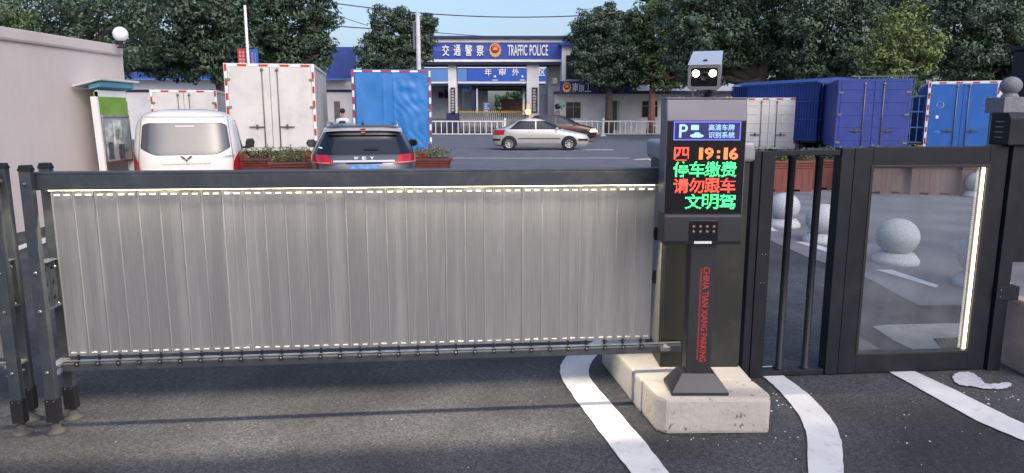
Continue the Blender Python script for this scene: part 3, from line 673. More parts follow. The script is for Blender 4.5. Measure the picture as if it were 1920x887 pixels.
# ------------------------------------------------------------------ planters
def leaves_mesh(name, m, pts, nrm, size, parent=None, rng=None, aspect=.5):
    """one small rhombic leaf per point"""
    rng = rng or np.random.default_rng(1)
    n = len(pts); nrm = nrm / np.linalg.norm(nrm, axis=1, keepdims=True)
    r = rng.normal(size=(n, 3)); a = np.cross(nrm, r); a /= np.linalg.norm(a, axis=1, keepdims=True) + 1e-9; b = np.cross(nrm, a)
    s = (size * rng.uniform(.65, 1.35, n))[:, None]
    v = np.empty((n, 4, 3)); v[:, 0] = pts - a*s*.5; v[:, 1] = pts - b*s*.5*aspect + nrm*s*.08; v[:, 2] = pts + a*s*.5; v[:, 3] = pts + b*s*.5*aspect + nrm*s*.08
    me = bpy.data.meshes.new(name); me.vertices.add(n*4); me.vertices.foreach_set('co', v.ravel())
    me.loops.add(n*4); me.loops.foreach_set('vertex_index', np.arange(n*4, dtype=np.int32))
    me.polygons.add(n); me.polygons.foreach_set('loop_start', np.arange(0, n*4, 4, dtype=np.int32)); me.polygons.foreach_set('loop_total', np.full(n, 4, dtype=np.int32))
    me.materials.append(m); me.update(calc_edges=True); me.validate()
    o = bpy.data.objects.new(name, me); COL.objects.link(o)
    if parent is not None: o.parent = parent
    return o
def planter(loc, rz, label, w=1.05, m='planter', seed=0, h=.66, plants=.22):
    o = thing('planter', label, 'planter', loc, rz, 'brick red plastic planters along the lot')
    d = .24
    body = MB().box(-w/2, w/2, -d, d, .05, h - .16)
    for x0, x1 in ((-w/2, -w*.30), (-w*.12, w*.12), (w*.30, w/2)): body.box(x0, x1, -d + .004, d - .004, 0, .05)
    for i in range(9):
        x = -w/2 + w*(i + .5)/9; body.box(x - .012, x + .012, -d - .006, -d, .07, h - .18)
    body.build('box', M[m], o, .006)
    rm = MB()
    for i, (e, z0, z1) in enumerate(((.015, h - .155, h - .105), (.035, h - .10, h - .05), (.055, h - .045, h))): rm.box(-w/2 - e, w/2 + e, -d - e, d + e, z0, z1)
    rm.build('rim', M[m], o, .008)
    MB().box(-w/2 + .03, w/2 - .03, -d + .03, d - .03, h + .001, h + .012).build('soil', M['soil'], o)
    g = np.random.default_rng(seed); n = 900
    c = np.stack([g.uniform(-w/2, w/2, 40), g.uniform(-d*.8, d*.8, 40), g.uniform(.05, plants, 40)], 1)
    i = g.integers(0, 40, n); pts = c[i] + g.normal(size=(n, 3))*[.06, .05, .04]; pts[:, 2] = np.abs(pts[:, 2]) + h
    leaves_mesh('plants', M['leafp'], pts, g.normal(size=(n, 3)) + [0, -.3, .8], .055, o, g)
    return o
planter((at(505, 300, 16.2).x, 16.2, 0), R(2), 'planter with low shrubs under the tall white box truck', 1.5, 'planter', 1)
planter((at(552, 300, 15.2).x, 15.0, 0), R(12), 'planter tucked between the white van and the dark SUV', .8, 'planter', 2)
planter((at(800, 300, 16.2).x, 16.2, 0), R(-3), 'planter at the right rear corner of the dark SUV', 1.0, 'planter', 3)
planter((at(1462, 340, 15.3).x, 15.4, 0), R(3), 'bright red planter with grass behind the two gate bars', 1.3, 'planter', 4)
planter((at(1566, 340, 15.6).x, 15.75, 0), R(-14), 'red planter right of the gate bars, mostly behind the door post', 1.15, 'planter', 5)
for i, (u, y) in enumerate(((1652, 15.0), (1742, 14.8), (1835, 14.65))):
    planter((at(u, 340, y).x, y, 0), R(-2), ['faded planter at the left end of the row behind the glass', 'faded middle planter of the row seen through the glass', 'faded planter at the right end of the row behind the ball bollard'][i], .98, 'planter2', 6 + i, .70)

# ------------------------------------------------------------------ vehicles
def lerp_tab(tab, z):
    if z <= tab[0][0]: return tab[0][1:]
    for a, b in zip(tab, tab[1:]):
        if z <= b[0]:
            t = (z - a[0])/(b[0] - a[0]); return tuple(p + (q - p)*t for p, q in zip(a[1:], b[1:]))
    return tab[-1][1:]
class Shell:
    """car body as stacked plan outlines: table rows (z, y_rear, y_front, half_width)"""
    def __init__(s, tab, n=5.0): s.tab = tab; s.n = n
    def par(s, z): yr, yf, w = lerp_tab(s.tab, z); return (yr + yf)/2, (yf - yr)/2, w
    def rear(s, x, z, off=0): c, L, w = s.par(z); L += off; w += off; return c - L*max(0, 1 - min(1, abs(x/w))**s.n)**(1/s.n)
    def front(s, x, z, off=0): c, L, w = s.par(z); L += off; w += off; return c + L*max(0, 1 - min(1, abs(x/w))**s.n)**(1/s.n)
    def side(s, y, z, off=0): c, L, w = s.par(z); L += off; w += off; return w*max(0, 1 - min(1, abs((y - c)/L))**s.n)**(1/s.n)
    def mesh(s, seg=64, sub=3):
        mb = MB(); zs = []
        for a, b in zip(s.tab, s.tab[1:]): zs += [a[0] + (b[0] - a[0])*k/sub for k in range(sub)]
        zs.append(s.tab[-1][0]); rings = []
        for z in zs:
            c, L, w = s.par(z)
            for k in range(seg):
                t = 2*math.pi*(k + .5)/seg; cx, sy = math.cos(t), math.sin(t)
                rings.append((w*math.copysign(abs(cx)**(2/s.n), cx), c + L*math.copysign(abs(sy)**(2/s.n), sy), z))
        fs = [(i*seg + k, i*seg + (k+1) % seg, (i+1)*seg + (k+1) % seg, (i+1)*seg + k) for i in range(len(zs)-1) for k in range(seg)]
        mb.add(rings, fs, 0, True)
        o = (len(zs)-1)*seg; mb.f.append(tuple(range(o, o+seg))); mb.m.append(0); mb.s.append(True)
        mb.f.append(tuple(range(seg))[::-1]); mb.m.append(0); mb.s.append(False)
        return mb
    def rear_patch(s, z0, z1, hw, off=.006, nu=20, nv=10, xc=0.0):
        def fn(a, b):
            z = z0 + (z1 - z0)*b; l, r = hw(b); x = l + (r - l)*a
            return (x, s.rear(x, z, off), z)
        return MB().grid(fn, nu, nv)
    def side_patch(s, z0, z1, ya, yb, sg, off=.006, nu=14, nv=6):
        def fn(a, b):
            z = z0 + (z1 - z0)*b; y = ya(b) + (yb(b) - ya(b))*a
            return (sg*s.side(y, z, off), y, z)
        return MB().grid(fn, nu, nv)
    def front_patch(s, z0, z1, hw, off=.006, nu=16, nv=6):
        def fn(a, b):
            z = z0 + (z1 - z0)*b; l, r = hw(b); x = l + (r - l)*a
            return (x, s.front(x, z, off), z)
        return MB().grid(fn, nu, nv)
def wheel(parent, x, y, r, w=.2, spokes=8, sg=1):
    t = MB().lathe([(r*.62, -w/2), (r*.93, -w/2), (r, -w*.35), (r, w*.35), (r*.93, w/2), (r*.62, w/2), (r*.62, -w/2)], (x, y, r), 32, 0, True, 'x').build('wheel', M['tyre'], parent)
    rm = MB().lathe([(0, sg*w*.22), (r*.14, sg*w*.28), (r*.16, sg*w*.2), (r*.18, sg*w*.1)], (x, y, r), 20, 0, True, 'x')
    rm.lathe([(r*.52, sg*w*.30), (r*.62, sg*w*.40), (r*.64, sg*w*.2), (r*.52, sg*w*.15)], (x, y, r), 32, 0, True, 'x')
    rm.lathe([(0, sg*w*.02), (r*.6, sg*w*.02)], (x, y, r), 24, 1, True, 'x')
    for k in range(spokes):
        a = 2*math.pi*k/spokes
        rm.bar((x + sg*w*.22, y + r*.12*math.cos(a), r + r*.12*math.sin(a)), (x + sg*w*.30, y + r*.56*math.cos(a), r + r*.56*math.sin(a)), .022 + r*.1, .03)
    rm.build('rim', [M['rim'], M['under']], t)
    return t
def half_ellipse_hw(hw, e=.28, pw=2.4):
    """rounded-corner half-width along 0..1"""
    def f(b):
        t = abs(2*b - 1); k = 1.0 if t < 1 - e else (1 - ((t - (1 - e))/e)**pw*.16)
        return hw*k
    return f
def text_on_rear(sh, s, w, h, xc, zc, m, name, parent, bold=.02, off=.012):
    t = text_mb(s, w, h, bold, .004); t.v = [(p[0] + xc, p[1] + sh.rear(p[0] + xc, p[2] + zc, off), p[2] + zc) for p in t.v]
    return t.build(name, m, parent, fix=False)

CARGLASS = mat('tinted_car_glass', (.008, .011, .022), .06, var=.05, ior=1.45)
CARGLASS2 = mat('grey_car_glass', (.06, .064, .072), .08, var=.12, scale=2, ior=1.7)
# --- white van seen from behind
VW = mat('van_white_paint', (.70, .685, .66), .3, var=.03, coat=.5, dirt=(.5, .48, .45), dirt_amt=.3, dirt_scale=2)
vx, vy = -5.22, 11.42
van = thing('white_van', 'white people carrier van with grey rear window, left of the dark SUV', 'van', (vx, vy, 0), R(20.5))
vs_ = Shell([(.24, .10, 4.15, .76), (.34, .02, 4.25, .82), (.60, .0, 4.28, .84), (.95, .02, 4.22, .845), (1.06, .05, 3.9, .84), (1.14, .08, 3.55, .83), (1.40, .17, 3.05, .785), (1.50, .20, 2.88, .755), (1.58, .25, 2.75, .71), (1.64, .31, 2.64, .65), (1.68, .38, 2.52, .57), (1.71, .50, 2.4, .45), (1.728, .75, 2.2, .28)], 6)
vs_.mesh(72, 3).build('body', VW, van)
def vhw(b):
    k = .665 - .055*b
    if b < .22: k *= .64 + .36*(b/.22)**.8
    if b > .90: k *= 1 - .12*((b - .9)/.1)**2
    return (-k, k)
vs_.rear_patch(1.005, 1.50, vhw, .007, 24, 20).build('rear_window', CARGLASS2, van)
vs_.rear_patch(1.0, 1.506, lambda b: (vhw(b)[0] - .012, vhw(b)[1] + .012), .004, 24, 20).build('window_seal', M['black'], van)
vs_.rear_patch(1.445, 1.465, lambda b: (-.14, .14), .012, 8, 1).build('brake_lamp', mat('pale_lamp', (.6, .55, .55), .3), van)
for sg in (-1, 1):
    vs_.rear_patch(.62, 1.03, lambda b, sg=sg: tuple(sorted((sg*(vs_.par(.62 + .41*b)[2] + .011), sg*(.845 - .150 + .095*max(0, b - .45)**1.6/.384)))), .012, 10, 12).build('tail_light', M['lamp_red'], van)
    MB().prism([(sg*.90, .965), (sg*1.06, .985), (sg*1.085, 1.10), (sg*1.05, 1.165), (sg*.93, 1.15), (sg*.905, 1.08)], 2.94, 3.06, 'y').bar((sg*.82, 3.0, .97), (sg*.93, 3.0, 1.0), .05, .04).build('mirror', M['black'], van, .02)
    vs_.side_patch(1.10, 1.50, lambda b: .75 + .1*b, lambda b: 3.3 - .55*b, sg, .006).build('side_window', CARGLASS, van)
    vs_.side_patch(1.03, 1.54, lambda b: .70 + .1*b, lambda b: 3.4 - .55*b, sg, .003).build('window_trim', M['black'], van)
    for y in (.75, 3.45): wheel(van, sg*.75, y, .30, .19, 6, sg)
vs_.rear_patch(.86, .885, lambda b: (-.36, .36), .016, 12, 1).build('tailgate_handle', M['chrome'], van)
em = MB()      # winged badge of five slanted lozenges
for sx in (-1, 1):
    em.prism([(sx*.013, -.030), (sx*.033, -.014), (sx*.055, -.006), (sx*.080, .022), (sx*.090, .046), (sx*.052, .036), (sx*.030, .018), (sx*.014, .002)], -.006, 0)
em.prism([(0, -.056), (.015, -.034), (0, -.006), (-.015, -.034)], -.006, 0)
em.v = [(q[0], q[1] + vs_.rear(q[0], q[2] + .945, .008), q[2] + .945) for q in em.v]
em.build('badge', mat('dark_red_badge', (.13, .025, .02), .4), van)
sq = MB()
for i in range(5): sq.box(.50 + .05*i, .54 + .05*i, -.003, 0, .955, .985)
sq.v = [(q[0] - .02, q[1] + vs_.rear(q[0] - .02, q[2], .006), q[2]) for q in sq.v]
sq.build('model_script', mat('dull_chrome', (.45, .42, .38), .4, .4), van)
vs_.rear_patch(.30, .56, lambda b: (-.8, .8), .05, 24, 4).build('bumper', VW, van)
GAP = mat('panel_gap', (.05, .05, .05), .8)
for sg in (-1, 1): vs_.rear_patch(.60, 1.60, lambda b, sg=sg: tuple(sorted((sg*(.725 - .085*b), sg*(.733 - .085*b)))), .004, 1, 20).build('tailgate_gap', GAP, van)
vs_.rear_patch(1.598, 1.606, lambda b: (-.645, .645), .004, 20, 1).build('tailgate_gap', GAP, van)
for y in (1.2, 2.25): 
    for sg in (-1, 1): vs_.side_patch(.4, 1.5, lambda b, y=y: y, lambda b, y=y: y + .01, sg, .004, 1, 10).build('door_gap', GAP, van)


# --- dark SUV seen from behind
SP = mat('dark_grey_metallic_paint', (.085, .092, .108), .28, .5, var=.04, coat=.7)
sx_, sy_ = -2.45, 11.8
suv = thing('dark_suv', 'dark grey SUV with silver roof rails parked tail first behind the gate', 'suv', (sx_, sy_, 0), R(12))
ss = Shell([(.22, .16, 4.5, .82), (.34, .06, 4.6, .90), (.62, .0, 4.64, .93), (.86, .04, 4.58, .93), (.95, .12, 4.3, .915), (1.0, .18, 3.75, .90), (1.22, .36, 3.1, .78), (1.36, .42, 2.75, .69), (1.42, .36, 2.6, .65), (1.455, .40, 2.5, .60), (1.475, .70, 2.3, .45)], 5)
ss.mesh(72, 3).build('body', SP, suv)
def ghw(b):
    k = .80 - .195*b
    if b > .86: k *= 1 - .1*((b - .86)/.14)**2
    return (-k, k)
ss.rear_patch(.985, 1.375, ghw, .007, 24, 16).build('rear_window', CARGLASS, suv)
ss.rear_patch(1.30, 1.392, lambda b: (-(.655 - .05*b - .05*(1 - b)**2), .655 - .05*b - .05*(1 - b)**2), .05, 24, 6).build('window_top_band', mat('gloss_black_band', (.01, .01, .012), .15, var=.02), suv)  # gloss black band across the top of the rear window
def spf(a, b):
    x = -.655 + 1.31*a; y0 = ss.rear(x*.93, 1.40, .075); return (x, y0 + .46*b + .03*abs(a*2 - 1)**3, 1.402 + .042*math.sin(min(1, b*1.2)*math.pi/2) - .03*abs(a*2 - 1)**4)
mb = MB().grid(spf, 24, 6)
mb.grid(lambda a, b: (spf(a, 0)[0], spf(a, 0)[1] + .01*b, spf(a, 0)[2] - .04*b + .012), 24, 2)
mb.build('spoiler', mat('sky_sheen_paint', (.58, .61, .66), .3, .1, coat=.6), suv)  # pale colour stands in for bright sky mirrored in the dark paint
ss.rear_patch(1.33, 1.405, lambda b: (-.03 - .012*b, .03 + .012*b), .085, 4, 4).build('brake_lamp', M['lamp_red'], suv)
MB().prism([(.52, 1.445), (.72, 1.452), (.60, 1.50), (.575, 1.505)], -.022, .022, 'x').tube([(0, .585, 1.50), (0, .57, 1.545)], [.006, .003], 6).build('antenna_fin', M['black'], suv, .003)
for sg in (-1, 1):
    MB().tube([(sg*.58, .62, 1.44), (sg*.60, .72, 1.475), (sg*.605, 1.3, 1.492), (sg*.60, 2.1, 1.485), (sg*.57, 2.3, 1.46)], .022, 8).build('roof_rail', M['chrome'], suv)
    def lf(b, sg=sg): return tuple(sorted((sg*(ss.par(.825 + .155*b)[2] + .015), sg*(.44 + .17*b + .05*(1 - b)**2))))
    ss.rear_patch(.825, .98, lf, .016, 14, 8).build('tail_light', M['lamp_red'], suv)
    ss.rear_patch(.846, .858, lambda b, sg=sg: tuple(sorted((sg*.91, sg*.56))), .022, 10, 1).build('light_bar', mat('pale_pink_lamp', (.55, .32, .33), .3), suv)
    mr = MB().prism([(sg*.93, .985), (sg*1.09, 1.0), (sg*1.125, 1.06), (sg*1.09, 1.135), (sg*.97, 1.145), (sg*.935, 1.08)], 2.92, 3.06, 'y').bar((sg*.84, 3.0, 1.0), (sg*.96, 3.0, 1.02), .05, .04).build('mirror', M['black'], suv, .025)
    MB().prism([(sg*.965, 1.01), (sg*1.075, 1.02), (sg*1.10, 1.06), (sg*1.075, 1.115), (sg*.98, 1.12), (sg*.96, 1.07)], 2.915, 2.9195, 'y').build('mirror_glass', mat('mirror_silver', (.55, .57, .6), .06, 1.0, var=.02), mr)
    ss.side_patch(1.02, 1.34, lambda b: .75 + .25*b, lambda b: 3.3 - .4*b, sg, .006).build('side_window', CARGLASS, suv)
    ss.side_patch(1.0, 1.022, lambda b: .7, lambda b: 3.3, sg, .008, 14, 1).build('window_trim', M['chrome'], suv)
    for y in (.85, 3.6): wheel(suv, sg*.82, y, .35, .22, 10, sg)
ss.rear_patch(.862, .892, lambda b: (-.50, .50), .022, 16, 2).build('chrome_bar', M['chrome'], suv)
for i, ch in enumerate('WEY'): text_on_rear(ss, ch, .07, .045, -.13 + .13*i, .925, M['sig'], 'badge_letter', suv, .02)
ss.rear_patch(.70, .82, lambda b: (-.24, .24), .012, 8, 2).build('licence_plate', mat('plate_blue', (.08, .22, .5), .4, var=.5, scale=14), suv)
ss.rear_patch(.84, .858, lambda b: (-.3, .3), .02, 8, 1).build('plate_trim', M['under'], suv)
MB().grid(lambda a, b: (-.74 + .1*a, ss.rear(-.7, 1.08 - .02*a + .014*b, .010), 1.09 - .02*a + .014*b), 2, 1).build('sticker', M['sig'], suv)
MB().bar((.0, ss.rear(0, 1.075, .03), 1.075), (.24, ss.rear(.24, 1.07, .03), 1.072), .02, .03).build('wiper', M['black'], suv)
ss.rear_patch(.30, .62, lambda b: (-.86, .86), .03, 24, 4).build('bumper', M['under'], suv)

# --- side-on cars on the road (local +Y is forward; turned so forward = +X)
def sedan(name, label, loc, rz, tab, win, paint, L, rw=.31, wheels=(.80, 3.55), hw=.84, bump=None, lamp_on=False):
    c = thing(name, label, 'car', loc, rz, 'cars passing on the road')
    sh = Shell(tab, 4.6); sh.mesh(80, 3).build('body', paint, c)
    (z0, z1, ra, rb, fa, fb, mid) = win
    for sg in (-1, 1):
        for (a, b_) in ((lambda t: ra + (rb - ra)*t, lambda t: mid - .03), (lambda t: mid + .03, lambda t: fa + (fb - fa)*t)):
            sh.side_patch(z0, z1, a, b_, sg, .007, 12, 8).build('side_window', CARGLASS, c)
        sh.side_patch(.52, .56, lambda t: wheels[0] + .42, lambda t: wheels[1] - .42, sg, .012, 14, 1).build('side_moulding', M['under'], c)
        sh.side_patch(.27, .33, lambda t: wheels[0] + .36, lambda t: wheels[1] - .36, sg, .014, 14, 1).build('sill', M['steel'], c)
        for y in wheels:
            ar = MB(); N = 20
            def fn(a, b, y=y):
                t = math.pi*(a*1.16 - .08); r = (rw + .055)*b; zz = rw + r*math.sin(t); yy = y + r*math.cos(t)
                return (sg*(sh.side(yy, max(zz, .24), .009)), yy, max(zz, .17))
            ar.grid(fn, N, 3).build('wheel_arch', M['under'], c)
            wheel(c, sg*(hw - .075), y, rw, .20, 9, sg)
        for y in (wheels[0] + 1.15, mid + 1.12): sh.side_patch(z0 - .12, z0 - .085, lambda t, y=y: y - .28, lambda t, y=y: y - .1, sg, .025, 4, 1).build('door_handle', paint, c)
        sh.rear_patch(.72, .93, lambda t, sg=sg: tuple(sorted((sg*.80, sg*.42))), .012, 8, 4).build('tail_light', M['lamp_red'], c)
        sh.side_patch(.70, .92, lambda t: .02 + .03*t, lambda t: .36 - .22*t, sg, .013, 6, 4).build('tail_light', M['lamp_red'], c)
        sh.front_patch(.60, .76, lambda t, sg=sg: tuple(sorted((sg*.78, sg*.42))), .012, 8, 4).build('headlight', emit('lit_headlight', (1, .93, .8), 4) if lamp_on else mat('clear_headlight', (.55, .56, .58), .1, .2, coat=.5), c)
        sh.side_patch(.60, .75, lambda t: L - .50 + .1*t, lambda t: L - .10, sg, .012, 6, 4).build('headlight', emit('lit_headlight', (1, .93, .8), 4) if lamp_on else MATS['clear_headlight'], c)
        MB().ball((sg*(hw + .09), fa - .22, z0 + .03), .075, 12, 0, .8).build('mirror', paint, c)
        sh.side_patch(.44, .53, lambda t: .03, lambda t: wheels[0] - .40, sg, .014, 6, 1).build('bumper_strip', M['under'], c)
        sh.side_patch(.44, .53, lambda t: wheels[1] + .42, lambda t: L - .05, sg, .014, 6, 1).build('bumper_strip', M['under'], c)
    sh.front_patch(z0 + .02, z1, lambda t: (-(.62 - .08*t), .62 - .08*t), .007).build('windscreen', CARGLASS, c)
    sh.rear_patch(z0 + .02, z1, lambda t: (-(.60 - .08*t), .60 - .08*t), .007).build('rear_window', CARGLASS, c)
    return c
silver = mat('silver_paint', (.50, .49, .47), .3, .35, var=.03, coat=.5)
sedan('silver_sedan', 'silver saloon car driving right along the far road', (-.93, 33.6, 0), R(-90),
      [(.17, .22, 4.30, .74), (.26, .05, 4.48, .80), (.50, .0, 4.55, .84), (.70, .04, 4.40, .845), (.80, .06, 4.05, .84), (.93, .10, 3.42, .82), (1.0, .45, 3.22, .78), (1.15, .78, 2.95, .71), (1.32, 1.10, 2.55, .64), (1.42, 1.45, 2.25, .58), (1.46, 1.75, 2.0, .42)],
      (.96, 1.335, .80, 1.25, 3.20, 2.50, 2.02), silver, 4.55)
sedan('brown_car', 'brown car with its headlight on, half hidden behind the silver saloon', (.85, 43.5, 0), R(-90),
      [(.2, .2, 4.0, .76), (.3, .05, 4.22, .84), (.6, .0, 4.28, .88), (.82, .04, 4.12, .88), (.92, .06, 3.85, .87), (1.05, .10, 3.25, .84), (1.25, .2, 2.85, .76), (1.46, .35, 2.45, .68), (1.56, .5, 2.2, .60), (1.61, .9, 1.9, .42)],
      (1.06, 1.48, .35, .5, 3.1, 2.45, 1.75), mat('maroon_brown_paint', (.075, .026, .022), .3, .3, var=.05, coat=.5), 4.28, .33, (.75, 3.4), .88, None, True)

# --- box trucks: local rear face at y = 0 looking -Y, box runs to +Y
def truck(name, label, loc, rz, W, L, z0, z1, body_m, door_m=None, trim_m=None, style='plain', cab_m=None, group='parked box trucks', roof_drop=0.0):
    t = thing(name, label, 'truck', loc, rz, group)
    door_m = door_m or body_m; trim_m = trim_m or body_m; hw = W/2
    bx = MB().box(-hw, hw, .02, L, z0, z1)
    if style != 'tarp':
        for i in range(int(L/.28)):
            for sx in (-1, 1): bx.box(min(sx*hw, sx*(hw + .012)), max(sx*hw, sx*(hw + .012)), .1 + i*.28, .19 + i*.28, z0 + .12, z1 - .12)
    bx.build('box', body_m, t, .01)
    fw = .07
    MB().box(-hw - .016, -hw + fw, -.012, .06, z0, z1 + .012).box(hw - fw, hw + .016, -.012, .06, z0, z1 + .012).box(-hw + fw, hw - fw, -.012, .06, z1 - .075, z1 + .012).box(-hw + fw, hw - fw, -.012, .06, z0 - .03, z0 + .05).box(-hw - .016, -hw + .03, .06, L + .01, z1 - .06, z1 + .012).box(hw - .03, hw + .016, .06, L + .01, z1 - .06, z1 + .012).build('edge_frame', trim_m, t, .006)
    for sx in (-1, 1):
        xa, xb = sorted((sx*.006, sx*(hw - fw - .004)))
        d = MB().box(xa, xb, -.022, .015, z0 + .052, z1 - .078)
        if style == 'ribbed':
            for i in range(5):
                zz = z0 + .052 + (z1 - z0 - .13)*(i + .6)/5.2; d.box(xa + .03, xb - .03, -.032, -.0225, zz, zz + .028)
        if style == 'tarp':
            for i in range(3):
                xx = xa + (xb - xa)*(.25 + .25*i); d.box(xx - .012, xx + .012, -.03, -.0225, z0 + .1, z1 - .12)
        d = d.build('door', door_m, t, .008)
        xr = sx*(W*.085) if style != 'ribbed' else sx*W*.13
        MB().tube([(xr, -.045, z0 + .09), (xr, -.045, z1 - .09)], .014, 8).lathe([(0, -.03), (.035, -.03), (.04, 0), (0, 0)], (xr, -.03, z1 - .14), 14, 0, True, 'y').box(xr - .03, xr + .03, -.05, -.02, z0 + .06, z0 + .1).build('lock_rod', mat('dull_lock_rod', (.20, .19, .18), .5, .4), d)
        zz = z0 + (z1 - z0)*.27
        MB().box(*sorted((xr, xr + sx*W*.17)), -.065, -.045, zz - .014, zz + .014).box(*sorted((xr + sx*W*.085 - .025, xr + sx*W*.085 + .025)), -.06, -.022, zz - .05, zz + .06).build('lock_handle', mat('dark_lock_handle', (.09, .085, .08), .5, .3), d, .004)
        for zz in (z0 + .2, (z0 + z1)/2, z1 - .38): MB().box(*sorted((sx*(hw - fw - .06), sx*(hw - .01))), -.04, -.0225, zz - .03, zz + .03).build('hinge', mat('dull_lock_rod', (.2, .19, .18), .5, .4), d, .004)
        rf = MB(); n = int((z1 - z0)/.17)
        for i in range(n):
            za = z0 + (z1 - z0)*i/n; zb = z0 + (z1 - z0)*(i + .92)/n
            rf.box(*sorted((sx*(hw - .055), sx*(hw - .002))), -.016, -.0125, za, zb, (i//1 + (sx > 0)) % 2)
        rf.build('reflector_strip', [M['refl_white'], M['red']], t)
        MB().box(*sorted((sx*(hw - .42), sx*(hw - .12))), -.02, .06, z0 - .20, z0 - .09).build('tail_light', M['lamp_red'], t, .006)
    rf = MB(); n = int(W/.24)
    for i in range(n): rf.box(-hw + .06 + (W - .12)*i/n, -hw + .06 + (W - .12)*(i + .85)/n, -.016, -.0125, z1 - .06, z1 - .012, i % 2)
    rf.build('reflector_strip', [M['refl_white'], M['red']], t)
    MB().box(-.42, -.32, .1, L + 1.2, z0 - .22, z0 - .02).box(.32, .42, .1, L + 1.2, z0 - .22, z0 - .02).box(-hw*.8, hw*.8, .9, 1.0, .45, .6).build('chassis', M['under'], t)
    MB().box(-hw + .05, hw - .05, .02, .10, z0 - .36, z0 - .24).box(-.5, -.44, .03, .1, z0 - .24, z0 - .03).box(.44, .5, .03, .1, z0 - .24, z0 - .03).build('bumper', mat('bumper_bar', (.25, .08, .07), .6, var=.3), t, .006)
    for sx in (-1, 1):
        for y in (1.05, L + .75): wheel(t, sx*(hw - .22), y, min(.38, z0*.62), .24, 6, sx)
    ct = min(z1 - .1, 2.1)
    cabb = MB().prism([(L + .12, z0 - .1), (L + .12, ct), (L + 1.35, ct), (L + 1.75, 1.25), (L + 1.8, z0 - .1)], -hw*.86, hw*.86, 'x').build('cab', cab_m or M['white'], t, .05)
    MB().prism([(L + 1.40, ct - .06), (L + 1.745, 1.30), (L + 1.765, 1.30), (L + 1.42, ct - .06)], -hw*.76, hw*.76, 'x').build('windscreen', CARGLASS, cabb)
    return t
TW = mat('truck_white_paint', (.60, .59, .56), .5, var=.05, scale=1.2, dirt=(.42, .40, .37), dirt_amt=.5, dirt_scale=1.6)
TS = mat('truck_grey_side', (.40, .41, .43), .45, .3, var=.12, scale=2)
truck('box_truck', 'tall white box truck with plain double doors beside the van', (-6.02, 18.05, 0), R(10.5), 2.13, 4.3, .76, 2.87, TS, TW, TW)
truck('box_truck', 'small white box truck far left, just above the van roof', (-9.95, 21.9, 0), R(15), 1.85, 3.2, .7, 2.36, TS, TW, TW)
BT = mat('blue_tarpaulin', (.022, .16, .46), .35, var=.15, scale=1.2, bump=.15, bscale=7, dirt=(.05, .22, .52), dirt_amt=.6, dirt_scale=1.6)
bt = truck('tarp_truck', 'bright blue tarpaulin box truck behind the dark SUV', (-3.28, 19.75, 0), R(8), 2.12, 4.2, .66, 2.83, BT, BT, mat('blue_truck_trim', (.03, .12, .35), .5), 'tarp')
# wind-bellied tarp sheet over the rear of the blue truck
rt = np.random.default_rng(4)
ph = rt.uniform(0, 6, 12)
def tarp(a, b):
    x = -.96 + 1.92*a; z = .60 + 2.12*b
    k = min(1, max(0, (a - .42)/.2)); w = .012*math.sin(3*x + 2*z + ph[0]) + k*(.007*math.sin(5*z + 9*x + 1.7*math.sin(4*z + ph[4])) + .006*math.sin(14*z - 8*x + 2*math.sin(5*x + 3*z + ph[1])) + .005*math.sin(27*x + 15*z + 2*math.sin(7*z + ph[2]))) - .02*math.exp(-((x + .22)/.02)**2) - .02*math.exp(-((x - .06)/.02)**2)
    return (x, -.07 + w*min(1, 6*min(a, 1 - a, b + .1, 1 - b)), z)
MB().grid(tarp, 60, 60).build('tarpaulin', BT, bt)
truck('box_truck', 'small white ribbed box truck between kiosk and blue trucks', (9.35, 26.2, 0), R(-12), 2.05, 3.4, .42, 2.22, TW, TW, TW, 'ribbed')
PB = mat('purple_blue_paint', (.030, .055, .26), .45, var=.12, scale=2, dirt=(.07, .08, .28), dirt_amt=.4, dirt_scale=3)
tb = truck('van_body_truck', 'purple blue steel box truck in the middle of the right row', (10.72, 21.4, 0), R(-18), 1.95, 3.8, .6, 2.66, PB, PB, PB, 'ribbed', PB)
for o in list(tb.children):
    if o.name.startswith(('reflector', )): bpy.data.objects.remove(o)
BB = mat('cobalt_blue_paint', (.022, .12, .42), .45, var=.08, scale=1.5, dirt=(.05, .18, .44), dirt_amt=.4, dirt_scale=2)
ct = truck('container_truck', 'cobalt blue container truck with chalk scrawl at the right end', (14.85, 23.8, 0), R(-26), 2.0, 4.2, .5, 2.70, BB, BB, M['refl_white'], 'plain', BB)
rc = random.Random(9); CHK = mat('chalk', (.55, .6, .65), .9, var=.2, scale=30)
def stroke(pts):
    ck = MB()
    for a, b in zip(pts, pts[1:]): ck.bar((a[0], -.026, a[1]), (b[0], -.026, b[1]), .012, .004)
    ck.build('chalk_stroke', CHK, ct)
stroke([(-.62 + .1*math.cos(i*.7), 1.95 + .12*math.sin(i*.7)) for i in range(10)])
stroke([(.60 + .13*math.cos(i*.8 - 2.2), 1.93 + .1*math.sin(i*.8 - 2.2)) for i in range(6)])
stroke([(-.58 + rc.uniform(-.06, .06), 1.9 + rc.uniform(-.06, .06)) for _ in range(4)])
stroke([(-.62 + rc.uniform(-.1, .1), 1.08 + rc.uniform(-.08, .08)) for _ in range(5)])
stroke([(.80, 1.85), (.80, 2.06)])
MB().box(-.72, -.64, -.028, -.024, 1.5, 1.6).build('paper_sticker', M['sig'], ct)
truck('box_truck', 'white corrugated truck body peeping out at the far right', (19.0, 27.5, 0), R(-30), 2.0, 3.5, .6, 2.75, M['white'], M['white'], M['white'], 'plain')
